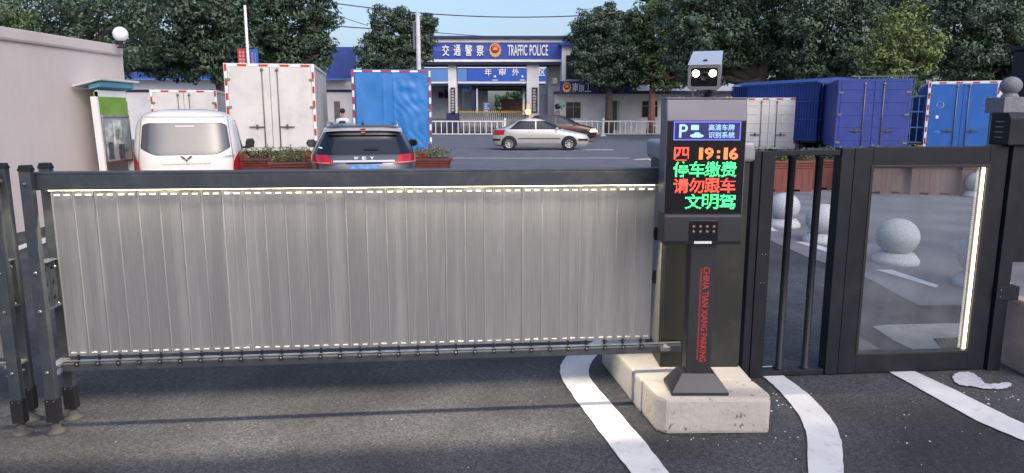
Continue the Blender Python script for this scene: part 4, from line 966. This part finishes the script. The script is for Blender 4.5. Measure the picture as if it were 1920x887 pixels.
# stake-sided lorries
def stake_truck(name, label, loc, rz, W, L, zf, zs, zt, m, infill, pitch=.12, hood=False):
    t = thing(name, label, 'truck', loc, rz, 'stake sided trucks')
    hw = W/2
    MB().box(-hw, hw, 0, L, zf - .1, zf).box(-.4, -.3, 0, L + 1.2, zf - .32, zf - .1).box(.3, .4, 0, L + 1.2, zf - .32, zf - .1).build('bed', M['under'], t)
    for nm, f in (('side_cage', lambda s, z: (-hw, s*L, z)), ('side_cage', lambda s, z: (hw, s*L, z)), ('end_cage', lambda s, z: (-hw + s*W, 0, z)), ('end_cage', lambda s, z: (-hw + s*W, L, z))):
        ln = L if nm == 'side_cage' else W; n = max(4, int(ln/pitch)); mb = MB()
        for i in range(n + 1): mb.bar(f(i/n, zf), f(i/n, zt), .028, .028)
        for z in (zf, zs, (zs + zt)/2, zt): mb.bar(f(0, z), f(1, z), .035, .045)
        mb.build(nm, m, t)
    if infill:
        pnl = MB()
        for sx in (-1, 1): pnl.box(*sorted((sx*(hw - .03), sx*(hw - .015))), .05, L*infill, zf, zt - .02)
        pnl.box(-hw + .03, hw - .03, L - .03, L - .015, zf, zt).build('side_board', m, t)
    if hood:
        def hf(a, b): return (-hw*1.02 + 2*hw*1.02*a, L*.02 + L*.98*b, zt + .04 + .16*math.sin(math.pi*a)**.6)
        mb = MB().grid(hf, 16, 6); mb.grid(lambda a, b: (hf(a, 0)[0], hf(a, 0)[1], zt*(1 - b) + hf(a, 0)[2]*b), 16, 2); mb.build('hood', m, t)
    for sx in (-1, 1):
        for y in (1.0, L + .7): wheel(t, sx*(hw - .2), y, .36, .24, 6, sx)
    cabb = MB().prism([(L + .1, zf - .1), (L + .1, 2.05), (L + 1.3, 2.05), (L + 1.7, 1.25), (L + 1.75, zf - .1)], -hw*.9, hw*.9, 'x').build('cab', m, t, .05)
    MB().prism([(L + 1.35, 1.98), (L + 1.69, 1.3), (L + 1.71, 1.3), (L + 1.37, 1.98)], -hw*.8, hw*.8, 'x').build('windscreen', CARGLASS, cabb)
    return t
CB = mat('deep_blue_stake', (.020, .055, .24), .5, var=.12, scale=2)
stake_truck('stake_truck', 'deep blue slatted lorry behind the white ribbed truck', (11.6, 25.4, 0), R(22), 2.1, 4.6, .75, 1.45, 2.72, CB, .8, .13, True)
GB = mat('teal_steel_cage', (.07, .13, .14), .5, var=.15)
stake_truck('cage_truck', 'teal open cage lorry between the purple and cobalt trucks', (15.0, 29.3, 0), R(-18), 2.4, 4.4, .8, 1.5, 3.15, GB, 0, .34)
stake_truck('stake_truck', 'low blue stake bed lorry standing left of the cobalt container', (13.2, 24.6, 0), R(-20), 2.0, 3.6, .7, 1.2, 2.25, mat('mid_blue_stake', (.03, .10, .25), .5), 0, .2)

# ------------------------------------------------------------------ person behind the SUV
def skin_body(name, joints, edges, m, parent, sub=2):
    me = bpy.data.meshes.new(name); me.from_pydata([j[0] for j in joints], edges, [])
    me.materials.append(m); o = bpy.data.objects.new(name, me); COL.objects.link(o); o.parent = parent
    o.modifiers.new('skin', 'SKIN'); sd = o.modifiers.new('sub', 'SUBSURF'); sd.levels = sub; sd.render_levels = sub
    sv = me.skin_vertices[0].data
    for i, j in enumerate(joints): sv[i].radius = j[1]; sv[i].use_root = (i == 0)
    return o
pz = at(642, 205, 27.0)
pe = thing('person', 'person in a white shirt with a dark backpack seen from behind', 'person', (pz.x, 27.0, 0), R(6))
J = [((0, 0, .95), (.15, .10)), ((0, 0, 1.18), (.15, .10)), ((0, .01, 1.42), (.17, .10)), ((0, .02, 1.52), (.06, .06)), ((0, .03, 1.60), (.055, .06)), ((0, .04, 1.70), (.075, .09)), ((0, .035, 1.79), (.06, .07)),
     ((-.18, 0, 1.42), (.06, .06)), ((-.25, .02, 1.18), (.05, .05)), ((-.22, .16, 1.0), (.035, .035)), ((-.2, .24, .98), (.03, .04)), ((.18, 0, 1.42), (.06, .06)), ((.25, .02, 1.18), (.05, .05)), ((.24, .16, 1.0), (.035, .035)), ((.22, .24, .98), (.03, .04)),
     ((-.09, 0, .86), (.085, .09)), ((-.10, .02, .48), (.06, .065)), ((-.10, -.02, .09), (.04, .045)), ((-.11, .12, .04), (.04, .035)), ((.09, 0, .86), (.085, .09)), ((.10, .02, .48), (.06, .065)), ((.10, -.02, .09), (.04, .045)), ((.11, .12, .04), (.04, .035))]
E_ = [(0,1),(1,2),(2,3),(3,4),(4,5),(5,6),(2,7),(7,8),(8,9),(9,10),(2,11),(11,12),(12,13),(13,14),(0,15),(15,16),(16,17),(17,18),(0,19),(19,20),(20,21),(21,22)]
skin_body('body', J, E_, M['skin'], pe)
skin_body('shirt', [((0, 0, .93), (.17, .12)), ((0, 0, 1.18), (.17, .12)), ((0, .01, 1.43), (.185, .115)), ((0, .02, 1.51), (.08, .075)), ((-.19, 0, 1.42), (.075, .075)), ((-.25, .02, 1.18), (.065, .065)), ((.19, 0, 1.42), (.075, .075)), ((.25, .02, 1.18), (.065, .065))], [(0,1),(1,2),(2,3),(2,4),(4,5),(2,6),(6,7)], M['shirt'], pe)
skin_body('trousers', [((0, 0, .93), (.165, .115)), ((-.09, 0, .84), (.10, .10)), ((-.10, .02, .48), (.075, .08)), ((-.10, -.02, .10), (.058, .062)), ((.09, 0, .84), (.10, .10)), ((.10, .02, .48), (.075, .08)), ((.10, -.02, .10), (.058, .062))], [(0,1),(1,2),(2,3),(0,4),(4,5),(5,6)], M['trousers'], pe)
MB().ball((0, .025, 1.765), .098, 16, 0, 1.02).build('hair', M['hair'], pe)
MB().prism([(-.14, 1.0), (.14, 1.0), (.15, 1.28), (.10, 1.40), (-.10, 1.40), (-.15, 1.28)], -.24, -.11, 'y').build('backpack', M['pack'], pe, .03)

# ------------------------------------------------------------------ far side of the road
def wbox(u0, u1, v0, v1, Y, dep, mb=None):
    a = at(u0, v0, Y); c = at(u1, v1, Y); mb = mb or MB()
    return mb.box(a.x, c.x, Y, Y + dep, min(a.z, c.z), max(a.z, c.z))
# white road fence
def rail_fence(label, u0, u1, Y, slant=False):
    f = thing('road_fence', label, 'fence', (at(u0, 240, Y).x, Y, 0), 0, 'white road railings')
    w = at(u1, 240, Y).x - at(u0, 240, Y).x; zt = at(0, 226.5, Y).z
    MB().box(0, w, -.03, .03, zt - .08, zt).build('top_rail', M['white'], f)
    MB().box(0, w, -.02, .02, .14, .2).build('bottom_rail', M['white'], f)
    pk = MB(); n = int(w/.42)
    for i in range(n): pk.box(w*(i + .5)/n - .028, w*(i + .5)/n + .028, -.012, .012, .2, zt - .08)
    pk.build('pickets', M['white'], f)
    for i in range(int(w/5) + 1):
        x = min(w - .05, i*w/max(1, int(w/5)))
        MB().box(x - .075, x + .075, -.06, .06, 0, zt + .06).lathe([(.11, 0), (.11, .02), (.0, .16)], (x, 0, zt + .06), 10).box(x - .2, x + .2, -.15, .15, 0, .08).build('post', M['white'], f)
    if slant: MB().bar((w*.86, -.1, zt - .35), (w*1.25, -.6, .12), .06, .12).build('slanted_bar', M['white'], f)
    return f
rail_fence('white road railing left of the passing cars', 770, 948, 54)
rail_fence('white road railing running right of the passing cars', 1000, 1262, 54, True)
rail_fence('white road railing hidden mostly by the parked trucks', 560, 768, 54)
# gateway
Y = 62
gw = thing('police_gateway', 'tall blue gateway with white columns and police lettering across the road', 'gateway', (at(930, 200, Y).x, Y, 0))
def wb(par, name, m, u0, u1, v0, v1, y, dep, bev=0): return wbox(u0, u1, v0, v1, y, dep).build(name, m, par, bev, True)
wb(gw, 'fascia', M['blue'], 760, 1053, 80, 111, Y, 3.5)
wb(gw, 'fascia_trim', M['bwall'], 758, 1054, 73, 79.5, Y - .08, 3.6); wb(gw, 'fascia_trim', M['bwall'], 758, 1054, 111.5, 116, Y - .08, 3.6)
wb(gw, 'soffit', M['navy'], 760, 1053, 116.2, 121, Y + .05, 3.3)
a = at(755, 73, Y); c = at(1060, 68, Y)
MB().prism([(a.x, a.z), (c.x - .2, a.z), (c.x + .25, c.z + .05), (c.x - .6, c.z), (a.x, c.z)], Y - .35, Y + 3.8).build('roof', M['navy'], gw, 0, True)
wb(gw, 'fascia_stripe', mat('mid_blue_stripe', (.06, .09, .33), .5), 815, 915, 88, 97, Y - .02, .03)
wb(gw, 'column', M['bwall'], 840, 857, 120, 240, Y + .6, 1.4); wb(gw, 'column', M['bwall'], 988, 1010, 120, 240, Y + .4, 1.5)
wb(gw, 'column_base', M['navy'], 837, 859, 212, 240, Y + .5, 1.6)
def signtext(par, s, u0, u1, v0, v1, y, m=None, bold=.01, name='lettering', depth=.06):
    a = at(u0, v0, y); c = at(u1, v1, y); t = text_mb(s, c.x - a.x, a.z - c.z, bold, depth)
    t.v = [(q[0] + (a.x + c.x)/2, q[1] + y, q[2] + (a.z + c.z)/2) for q in t.v]
    return t.build(name, m or M['sig'], par, 0, True, fix=False)
for ch, u in zip('交通警察', (829, 850.5, 872, 893.5)): signtext(gw, ch, u, u + 13.5, 84, 105, Y - .06)
signtext(gw, 'TRAFFIC', 952, 988.5, 84, 104.5, Y - .06); signtext(gw, 'POLICE', 993, 1027.5, 84, 104.5, Y - .06)
def emblem(par, u, v, r, y):
    c = at(u, v, y); R_ = r/1330*y
    e = MB(); pts = []
    for i in range(24):
        t = 2*math.pi*i/24; k = R_*(1 + .06*math.cos(12*t)); pts.append((c.x + k*.92*math.cos(t), c.z + k*1.1*math.sin(t) - .05*R_))
    e.prism(pts, y - .08, y).build('emblem', M['gold'], par, 0, True)
    par2 = par.children[-1]
    MB().lathe([(0, -.05), (R_*.66, -.04), (R_*.72, 0)], (c.x, y - .08, c.z + .15*R_), 28, 0, True, 'y').build('emblem_disc', M['badge_red'], par2, 0, True)
    b = MB().prism([(c.x - R_*.4, c.z - .05*R_), (c.x + R_*.4, c.z - .05*R_), (c.x + R_*.4, c.z + .1*R_), (c.x + .28*R_, c.z + .2*R_), (c.x + .2*R_, c.z + .34*R_), (c.x - .2*R_, c.z + .34*R_), (c.x - .28*R_, c.z + .2*R_), (c.x - R_*.4, c.z + .1*R_)], y - .16, y - .13)
    for i in range(5):
        t = R(90 + (i - 2)*32); b.ball((c.x + R_*.5*math.cos(t), y - .135, c.z + .15*R_ + R_*.45*math.sin(t)), R_*.09, 8)
    b.build('emblem_gate', M['gold'], par2, 0, True)
emblem(gw, 928.5, 93.5, 11.5, Y - .02)
PLQ = mat('black_plaque', (.025, .025, .03), .4, var=.1)
for (u0, u1) in ((845, 854), (997, 1008)):
    pq = wb(gw, 'plaque', PLQ, u0, u1, 164, 212, Y + .35, .06)
    ct_ = MB()
    rq = random.Random(u0)
    for i in range(8):
        for j in range(3):
            vv = 168 + i*5.3 + j*1.3; ww = rq.uniform(.25, .42)*(u1 - u0); uc = (u0 + u1)/2
            wbox(uc - ww, uc + ww*rq.uniform(.3, 1), vv, vv + .6, Y + .33, .02, ct_)
    ct_.build('plaque_strokes', M['sig'], pq, 0, True)
# checking hall seen through the gateway
Y2 = 78
hl = thing('inspection_hall', 'blue fronted inspection hall seen through the gateway', 'building', (at(920, 200, Y2).x, Y2, 0))
wb(hl, 'roof_trim', M['white'], 770, 1028, 121, 127.5, Y2 - .1, 9); wb(hl, 'fascia', M['blue2'], 876, 1028, 128, 152.5, Y2, 8); wb(hl, 'fascia', M['blue3'], 770, 875.5, 128, 152.5, Y2, 8)
wb(hl, 'fascia_trim', M['white'], 770, 1028, 153, 156.5, Y2 - .1, 8)
wb(hl, 'canopy', M['blue3'], 770, 1028, 157, 160, Y2 + .2, 7)
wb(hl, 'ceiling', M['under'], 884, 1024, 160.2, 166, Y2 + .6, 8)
for ch, u in (('年', 908.5), ('审', 935), ('外', 960), ('区', 1011)): signtext(hl, ch, u, u + (13.5 if u < 1000 else 11), 128.5, 142, Y2 - .04, bold=.01)
for u in (928, 979.5):
    c = at(u, 144, Y2 - .05); MB().lathe([(0, -.03), (.13, -.03), (.13, 0)], (c.x, Y2 - .03, c.z), 12, 0, True, 'y').build('sign_dot', M['sig'], hl, 0, True)
    wb(hl, 'sign_caption', mat('caption_grey', (.5, .52, .6), .6, var=.6, scale=14), u - 5, u + 5, 149, 151.5, Y2 - .05, .03)
wb(hl, 'pillar', M['navy'], 884, 892, 158, 212, Y2 + .8, .6); wb(hl, 'pillar', M['bwall'], 893, 896, 158, 212, Y2 + .6, .4); wb(hl, 'pillar', M['bwall'], 980, 984, 158, 215, Y2 + 2, .5)
wb(hl, 'wall', M['bwall'], 770, 868, 160, 222, Y2 + 7.2, .3); wb(hl, 'wall', M['bwall'], 868, 915, 165, 222, Y2 + 8, .3)
wb(hl, 'shutter', mat('brown_brick', (.20, .13, .11), .9, var=.25, scale=2), 940, 982, 186, 222, Y2 + 8.4, .3)
wb(hl, 'window', M['dark'], 833, 842, 168, 184, Y2 + 7.05, .08); wb(hl, 'window', M['dark'], 822, 829, 172, 184, Y2 + 7.05, .08)
for (u, v) in ((824, 182), (850, 190)): wb(hl, 'window', M['dark'], u, u + 8, v - 8, v, Y2 + 7.0, .1)
wb(hl, 'hanging_sign', mat('blue_board', (.08, .14, .45), .5, var=.6, scale=3), 866, 881, 162, 171, Y2 + 1, .1)
bs = thing('blue_sign_board', 'blue and white standing notice inside the gateway', 'sign', (at(913, 210, 66).x, 66, 0))
wb(bs, 'board', mat('blue_board2', (.07, .16, .5), .5), 906, 919, 191, 213, 66, .08)
mk = MB()
for i in range(4): wbox(908, 917 - (i % 2)*3, 194 + i*4.2, 196 + i*4.2, 65.97, .02, mk)
mk.build('board_lines', M['sig'], bs, 0, True)
MB().box(-.05, .05, 0, .05, 0, 1.7).build('stand', M['steel'], bs)
# folding gate with yellow top rail under the gateway
fg = thing('folding_gate', 'low silver folding gate with yellow top under the blue gateway', 'gate', (at(920, 220, 63.5).x, 64.4, 0))
fm = MB(); x0 = at(858, 0, 64.4).x; x1 = at(987, 0, 64.4).x; n = 34
for i in range(n):
    x = x0 + (x1 - x0)*i/n; xx = x0 + (x1 - x0)*(i + 1)/n
    fm.bar((x, 64.4, .1), (x, 64.4, 1.75), .05, .05); fm.bar((x, 64.42, .3), (xx, 64.42, 1.5), .03, .03); fm.bar((xx, 64.46, .3), (x, 64.46, 1.5), .03, .03)
fm.build('lattice', M['steel'], fg, 0, True)
yt = MB()
for i in range(n): yt.box(x0 + (x1 - x0)*(i + .1)/n, x0 + (x1 - x0)*(i + .75)/n, 64.35, 64.45, 1.76, 1.92)
yt.build('top_cap', M['yellow'], fg, 0, True)
# amber flashing lamp
aw = thing('warning_lamp', 'lit amber warning lamp at the foot of the right gateway column', 'lamp', (at(990, 200, 58.5).x, 58.5, 0))
zc = at(0, 210, 58.5).z
MB().lathe([(0, 0), (.3, 0), (.3, .1), (.08, .12), (.08, zc - .25), (.16, zc - .22), (.16, zc - .16)], (0, 0, 0), 14).build('stand', M['yellow'], aw)
MB().lathe([(.15, zc - .16), (.18, zc), (.15, zc + .2), (0, zc + .22)], (0, 0, 0), 16).build('lamp', emit('amber_lamp', (1, .55, .10), 7), aw)
MB().lathe([(.12, zc + .22), (.12, zc + .5), (.09, zc + .56), (0, zc + .58)], (0, 0, 0), 16).build('beacon', emit('orange_beacon', (1, .25, .05), 1.5), aw)
# right office building
Y3 = 60.5
of = thing('police_office', 'white two storey office with blue sign right of the gateway', 'building', (at(1150, 200, Y3).x, Y3, 0))
wb(of, 'wall', M['bwall'], 1042, 1700, 176, 250, Y3, 6)
wb(of, 'upper_wall', M['bwall'], 1054, 1215, 84, 172, Y3 + .6, 6); wb(of, 'roof_edge', M['blue'], 1050, 1218, 79, 84.5, Y3 + .2, 6.8)
wb(of, 'canopy', M['navy'], 1040, 1700, 171, 175.5, Y3 - .9, 2)
wb(of, 'sign_board', mat('navy_sign', (.016, .028, .16), .4), 1050, 1182, 152, 175.3, Y3 - 1.0, .09)
a = at(1182, 150, Y3); c = at(1700, 171, Y3)
MB().add([(a.x, Y3 - .8, c.z), (c.x, Y3 - .8, c.z), (c.x, Y3 + 5, a.z), (a.x, Y3 + 5, a.z), (a.x, Y3 + 5, c.z), (c.x, Y3 + 5, c.z)], [(0,1,2,3),(0,4,5,1),(3,2,5,4),(0,3,4),(1,5,2)]).build('roof', mat('pale_roof', (.42, .43, .45), .8, var=.1), of, 0, True)
emblem(of, 1062.5, 163.5, 8.2, Y3 - 1.03)
for ch, u in (('南', 1073.5), ('康', 1085.5), ('工', 1097.5)): signtext(of, ch, u, u + 10.5, 155.5, 172.5, Y3 - 1.05, bold=.01)
WF = mat('window_frame_grey', (.45, .46, .47), .5)
def window(par, u0, u1, v0, v1, y, split=True):
    w = wb(par, 'window', WF, u0, u1, v0, v1, y - .06, .08)
    for a, b in (((u0 + .6), (u0 + u1)/2 - .5), ((u0 + u1)/2 + .5, u1 - .6)): wb(w, 'pane', M['dark'], a, b, v0 + .8, v0 + (v1 - v0)*.3, y - .075, .02); wb(w, 'pane', M['dark'], a, b, v0 + (v1 - v0)*.3 + .8, v1 - .6, y - .075, .02)
window(of, 1061, 1100, 103, 149, Y3 + .6); window(of, 1061, 1089, 191, 222, Y3); window(of, 1204, 1233, 189, 220, Y3); window(of, 1290, 1320, 189, 220, Y3)
dd = wb(of, 'door', M['gdoor'], 1137, 1157, 189, 244, Y3 - .06, .1); wb(of, 'door_frame', WF, 1157.5, 1161, 189, 244, Y3 - .07, .1)
ac = thing('air_conditioner', 'grey air conditioner box on the office wall by the window', 'air conditioner', (at(1046, 208, Y3 - .6).x, Y3 - .5, at(0, 208, Y3 - .5).z))
MB().box(-.3, .3, -.2, .18, 0, .72).build('case', mat('ac_grey', (.42, .43, .44), .6), ac, .02)
MB().lathe([(0, -.01), (.23, -.01), (.25, 0)], (-.03, -.2, .36), 20, 0, True, 'y').build('fan_grille', M['under'], ac)
um = thing('green_parasol', 'small green parasol standing by the office window', 'parasol', (at(1052, 210, 56.5).x, 56.5, 0))
zc = at(0, 199, 56.5).z
MB().lathe([(0, zc + .24), (.15, zc + .2), (.32, zc - .02), (.3, zc - .02), (.12, zc + .15)], (0, 0, 0), 10).build('canopy', M['green'], um)
MB().tube([(0, 0, 0), (0, 0, zc + .2)], .03, 8).build('pole', M['steel'], um)
# annex with meter box and pipes behind the right column
an = thing('annex', 'grey annex wall with wires and meter box beside the right gateway column', 'building', (at(1035, 200, 64).x, 64, 0))
wb(an, 'wall', mat('annex_grey', (.40, .40, .41), .8, var=.1), 1028, 1052, 121, 250, 64, 5)
wb(an, 'meter_box', M['steel'], 1036, 1045, 146, 157, 63.7, .25); wb(an, 'door', mat('pale_blue_door', (.35, .42, .48), .4), 1013, 1022, 176, 240, 66, .2)
wb(an, 'side_wall', M['bwall'], 1010, 1027, 160, 250, 66.3, 4)
# left depot with blue sheet roof
Y4 = 47
dp = thing('depot', 'long low white depot with blue sheet roof behind the left trucks', 'building', (at(480, 200, Y4).x, Y4, 0))
wb(dp, 'wall', M['bwall'], 150, 690, 150, 262, Y4, 8); wb(dp, 'wall_band', M['navy'], 150, 690, 168, 172.5, Y4 - .06, .1)
a = at(150, 148, Y4 - .6); c = at(690, 92, Y4 + 7)
rf = MB(); N = 150
for i in range(N):
    xa = a.x + (c.x*1.0 - a.x)*i/N; xb = a.x + (c.x - a.x)*(i + 1)/N; zz = .03*(i % 2)
    rf.add([(xa, Y4 - .6, a.z + zz), (xb, Y4 - .6, a.z + zz), (xb, Y4 + 7, c.z + zz), (xa, Y4 + 7, c.z + zz)], [(0,1,2,3)])
rf.build('roof', M['blue_roof'], dp, 0, True, fix=False)
wb(dp, 'gutter', M['blue3'], 150, 690, 147.5, 149.8, Y4 - .75, .2)
wb(dp, 'ridge_cap', M['blue'], 150, 690, 88, 92, Y4 + 6.9, .4)
wb(dp, 'upper_sheet', M['blue_roof'], 618, 668, 93, 147, Y4 - .2, .12)
wb(dp, 'door', mat('brown_grey_door', (.17, .15, .14), .6), 626, 640, 190, 262, Y4 - .05, .08); window(dp, 282, 296, 188, 214, Y4)
# poles, banners, wires
def pole(name, label, u, v, Y, r, cat='pole', m='white'):
    p = at(u, v, Y); o = thing(name, label, cat, (p.x, Y, 0))
    MB().tube([(0, 0, 0), (0, 0, p.z)], [r, r*.75], 12).lathe([(0, 0), (r*2.2, 0), (r*2.2, .05), (r, .08)], (0, 0, 0), 12).build('shaft', M[m] if m in M else m, o); return o
lp = pole('banner_pole', 'white pole with red and blue banners above the white truck', 459, 10, 30, .07)
z1 = at(0, 91, 30).z; z0 = at(0, 123, 30).z
bn = MB().box(-.42, -.085, -.01, .01, z0 - .3, z1).build('banner', mat('red_banner', (.42, .04, .06), .6, var=.1), lp)
bl = MB()
for i in range(2):
    for j in range(5): bl.box(-.36 + .13*i, -.27 + .13*i, -.0145, -.0115, z1 - .2 - j*.14, z1 - .11 - j*.14)
bl.build('banner_marks', mat('pale_red', (.55, .3, .32), .6), bn)
bn = MB().box(.085, .42, -.01, .01, z0 - .3, z1 - .03).build('banner', mat('blue_banner', (.03, .12, .42), .6, var=.1), lp)
MB().box(.16, .22, -.0145, -.0115, z0 - .1, z1 - .14).box(.28, .32, -.0145, -.0115, z0, z1 - .2).build('banner_marks', mat('dull_rose', (.3, .16, .3), .6), bn)
p1 = pole('utility_pole', 'pale utility pole rising through the small round tree', 783, 24, 40, .15, 'pole', mat('pale_pole', (.45, .47, .5), .7))
MB().box(-.28, -.16, -.05, .05, at(0, 92, 40).z, at(0, 40, 40).z).build('sign_blade', mat('dark_blade', (.10, .11, .13), .6), p1)
p2 = pole('utility_pole', 'white utility pole among the dense right hand trees', 1627, -60, 41, .09, 'pole', mat('pale_pole', (.45, .47, .5), .7))
def wire(label, pts, r=.018):
    q = [at(*p) for p in pts]; o = MB().tube(q, r, 6).build('overhead_wire', mat('cable_black', (.03, .03, .035), .6)); return tag(o, label, 'wire', 'overhead wires')
def sag(a, b, s, n=14): return [tuple(np.array(a) + (np.array(b) - np.array(a))*i/n + np.array([0, s*4*(i/n)*(1 - i/n), 0])) for i in range(n + 1)]
wire('long overhead wire crossing the sky from the left tree to the right trees', sag((560, -4, 40), (783, 24, 40), 2) + sag((783, 24, 40), (1230, 18, 40), 11)[1:], .03)
wire('short overhead wire slanting into the small round tree', sag((600, 17, 40), (690, 48, 40), 1))
wire('low overhead wire between the left tree and the small round tree', sag((600, 46, 40), (740, 56, 40), 1), .03)
wire('overhead wire just above the gateway roof', sag((783, 58, 40), (960, 71, 61), 1), .025)

# ------------------------------------------------------------------ trees
def tree(name, label, base_u, Y, blobs, leafm='leaf', size=.26, dens=1.0, trunk_r=.22, seed=0, barkm='bark', group='trees round the lot', lean=0.0, trunk_h=None):
    """blobs: (u, v, radius in photo pixels, depth offset in metres) -> foliage masses of real size at their own depth"""
    g = np.random.default_rng(seed)
    bx = at(base_u, 214, Y).x; o = thing(name, label, 'tree', (bx, Y, 0), 0, group)
    B = []
    for bl in blobs:
        u, v, r = bl[:3]; dy = bl[3] if len(bl) > 3 else g.uniform(-1, 1)*.6*r/FPX*Y
        p = at(u, v, Y + dy); B.append((np.array([p.x - bx, dy, p.z]), r/FPX*(Y + dy)))
    P = []; Nn = []
    for c, r in B:
        nc = max(14, int(25*r*r**.5*dens))           # clumps over and inside the mass
        dv = g.normal(size=(nc, 3)); dv /= np.linalg.norm(dv, axis=1, keepdims=True)
        rad = r*np.where(g.uniform(size=nc) < .16, g.uniform(1.05, 1.28, nc), g.uniform(.45, 1.05, nc)**.8)
        cc = c + dv*rad[:, None]*[1, 1, .92]
        nl = max(12, int(64*dens))
        cr = .34 + .10*r
        off = g.normal(size=(nc, nl, 3)); off /= np.linalg.norm(off, axis=2, keepdims=True); off *= (g.uniform(.2, 1, (nc, nl, 1))**.5)*cr*g.uniform(.6, 1.35, (nc, 1, 1)); off[:, :, 2] *= .62
        P.append((cc[:, None] + off).reshape(-1, 3)); Nn.append((off*1.2 + dv[:, None]*.25*cr + g.normal(size=(nc, nl, 3))*.22 + [0, 0, .25]).reshape(-1, 3))
    P = np.concatenate(P); Nn = np.concatenate(Nn)
    leaves_mesh('crown', M[leafm], P, Nn, size*.72, o, g, .5)
    tr = MB(); zs = sorted(b[0][2] - b[1]*.3 for b in B); th = trunk_h or max(1.5, zs[0])
    top = np.mean([b[0] for b in B], axis=0)
    fork = np.array([top[0]*.15 + lean, 0, th])
    tr.tube([(0, 0, 0), (lean*.3 + .04, .02, th*.35), (lean*.7, 0, th*.75), tuple(fork)], [trunk_r*1.35, trunk_r, trunk_r*.88, trunk_r*.8], 12)
    for c, r in B:
        m1 = fork + (c - fork)*.5 + g.normal(size=3)*.12*r
        tr.tube([tuple(fork - np.array([0, 0, .15])), tuple(m1), tuple(c + (c - fork)*.12)], [trunk_r*.55, trunk_r*.32, trunk_r*.08], 7)
        for _ in range(3):
            e = c + g.normal(size=3)*r*.5; tr.tube([tuple(m1), tuple((m1 + e)/2 + g.normal(size=3)*.1), tuple(e)], [trunk_r*.22, trunk_r*.14, trunk_r*.04], 5)
    tr.build('trunk', M[barkm], o, fix=False)
    return o, len(P)
TREES = [
 ('leafy_tree', 'big dark tree rising behind the beige wall at far left', 150, 26, [(60,30,80),(150,60,75),(215,45,80),(120,-50,110),(240,-40,100),(20,85,50),(190,110,50),(90,100,45)], 'leaf', .20, 1.1, .25, 1),
 ('conifer_tree', 'brighter green tree at the top left corner above the wall', -10, 22, [(0,20,45),(20,50,28),(-20,-10,50),(-30,60,40)], 'leaf2', .13, 1.3, .16, 2),
 ('leafy_tree', 'broad dark tree with dark trunk between globe lamp and white truck', 424, 34, [(310,60,80),(390,50,80),(350,-30,110),(300,112,42),(400,108,42),(345,110,42),(265,90,50),(430,10,60),(430,85,40)], 'leaf', .26, 1.1, .42, 3),
 ('leafy_tree', 'full dark tree right behind the tall white box truck', 520, 38, [(530,50,80),(565,95,52),(500,105,48),(520,-40,90),(585,20,38),(465,60,60),(600,60,25),(590,105,30),(460,-10,60),(545,120,35)], 'leaf', .27, 1.1, .3, 4),
 ('round_tree', 'small round tree standing alone above the blue tarpaulin truck', 770, 43, [(740,65,42),(705,88,28),(778,65,32),(745,105,38),(690,112,22),(775,108,30),(718,40,24),(755,32,22),(806,42,13),(790,85,20),(730,125,25),(770,128,25)], 'leaf', .26, 1.15, .22, 5),
 ('round_tree', 'compact dark street tree in front of the office sign', 1141, 57, [(1130,62,44),(1162,88,44),(1108,100,34),(1140,122,38),(1178,125,32),(1135,35,26),(1090,70,24),(1112,45,26),(1165,50,26),(1100,130,22),(1190,145,18),(1160,150,20),(1128,148,20)], 'leaf', .30, 1.25, .30, 6),
 ('leafy_tree', 'tall street tree with reddish painted trunk left of the kiosk camera', 1221, 56, [(1240,62,52),(1232,118,38),(1208,108,24),(1262,22,56),(1212,32,32),(1282,92,48),(1225,148,20),(1260,140,30),(1190,60,16),(1290,-30,70)], 'leaf2', .32, 1.15, .28, 7, 'bark2'),
 ('banyan_tree', 'massive tree with thick twisted trunk behind the kiosk camera', 1418, 44, [(1340,60,80),(1415,72,55),(1325,118,36),(1450,30,85),(1478,105,52),(1300,90,48),(1380,-30,95),(1375,98,36),(1448,98,36),(1300,140,22),(1290,20,60)], 'leaf', .28, 1.1, .85, 8),
 ('leafy_tree', 'dense dark tree above the purple blue truck', 1560, 40, [(1560,65,80),(1605,118,38),(1515,125,38),(1540,-20,95),(1630,60,50),(1560,135,30)], 'leaf', .27, 1.1, .35, 9),
 ('leafy_tree', 'lighter yellow green tree above the cobalt container truck', 1690, 35, [(1690,85,52),(1735,112,30),(1650,108,38),(1700,45,38),(1745,85,24),(1670,130,26)], 'leaf3', .22, 1.0, .22, 10),
 ('leafy_tree', 'large dark tree filling the top right corner', 1830, 45, [(1780,45,100),(1860,75,85),(1710,-20,100),(1905,20,95),(1800,125,45),(1880,135,38),(1640,10,55),(1930,110,50),(1850,-50,100)], 'leaf', .29, 1.1, .4, 11),
]
NL = 0
for T in TREES:
    _, n_ = tree(*T[:2], T[2], T[3], T[4], T[5], T[6], T[7], T[8], T[9], *(T[10:11] or ['bark'])); NL += n_
# far tree belt closing the view behind the buildings: one mass
g = np.random.default_rng(77); pts = []; nr = []
for u0, u1, Yb, vt in ((-300, 640, 66, 100), (1180, 2300, 84, 90), (930, 1010, 110, 172)):
    a = at(u0, vt, Yb); c = at(u1, vt, Yb); n = int((c.x - a.x)*150)
    x = g.uniform(a.x, c.x, n); z = a.z*np.sqrt(g.uniform(0, 1, n))*(1 + .15*np.sin(x*.9)); y = Yb + g.uniform(-2.5, 2.5, n)
    pts.append(np.stack([x, y, z], 1)); nr.append(g.normal(size=(n, 3)) + [0, -.6, .4])
fb = leaves_mesh('far_tree_belt', M['leaf'], np.concatenate(pts), np.concatenate(nr), .85, None, g, .6)
tag(fb, 'dark belt of far trees closing the view behind the buildings', 'trees', kind='stuff')
print('leaves', NL)
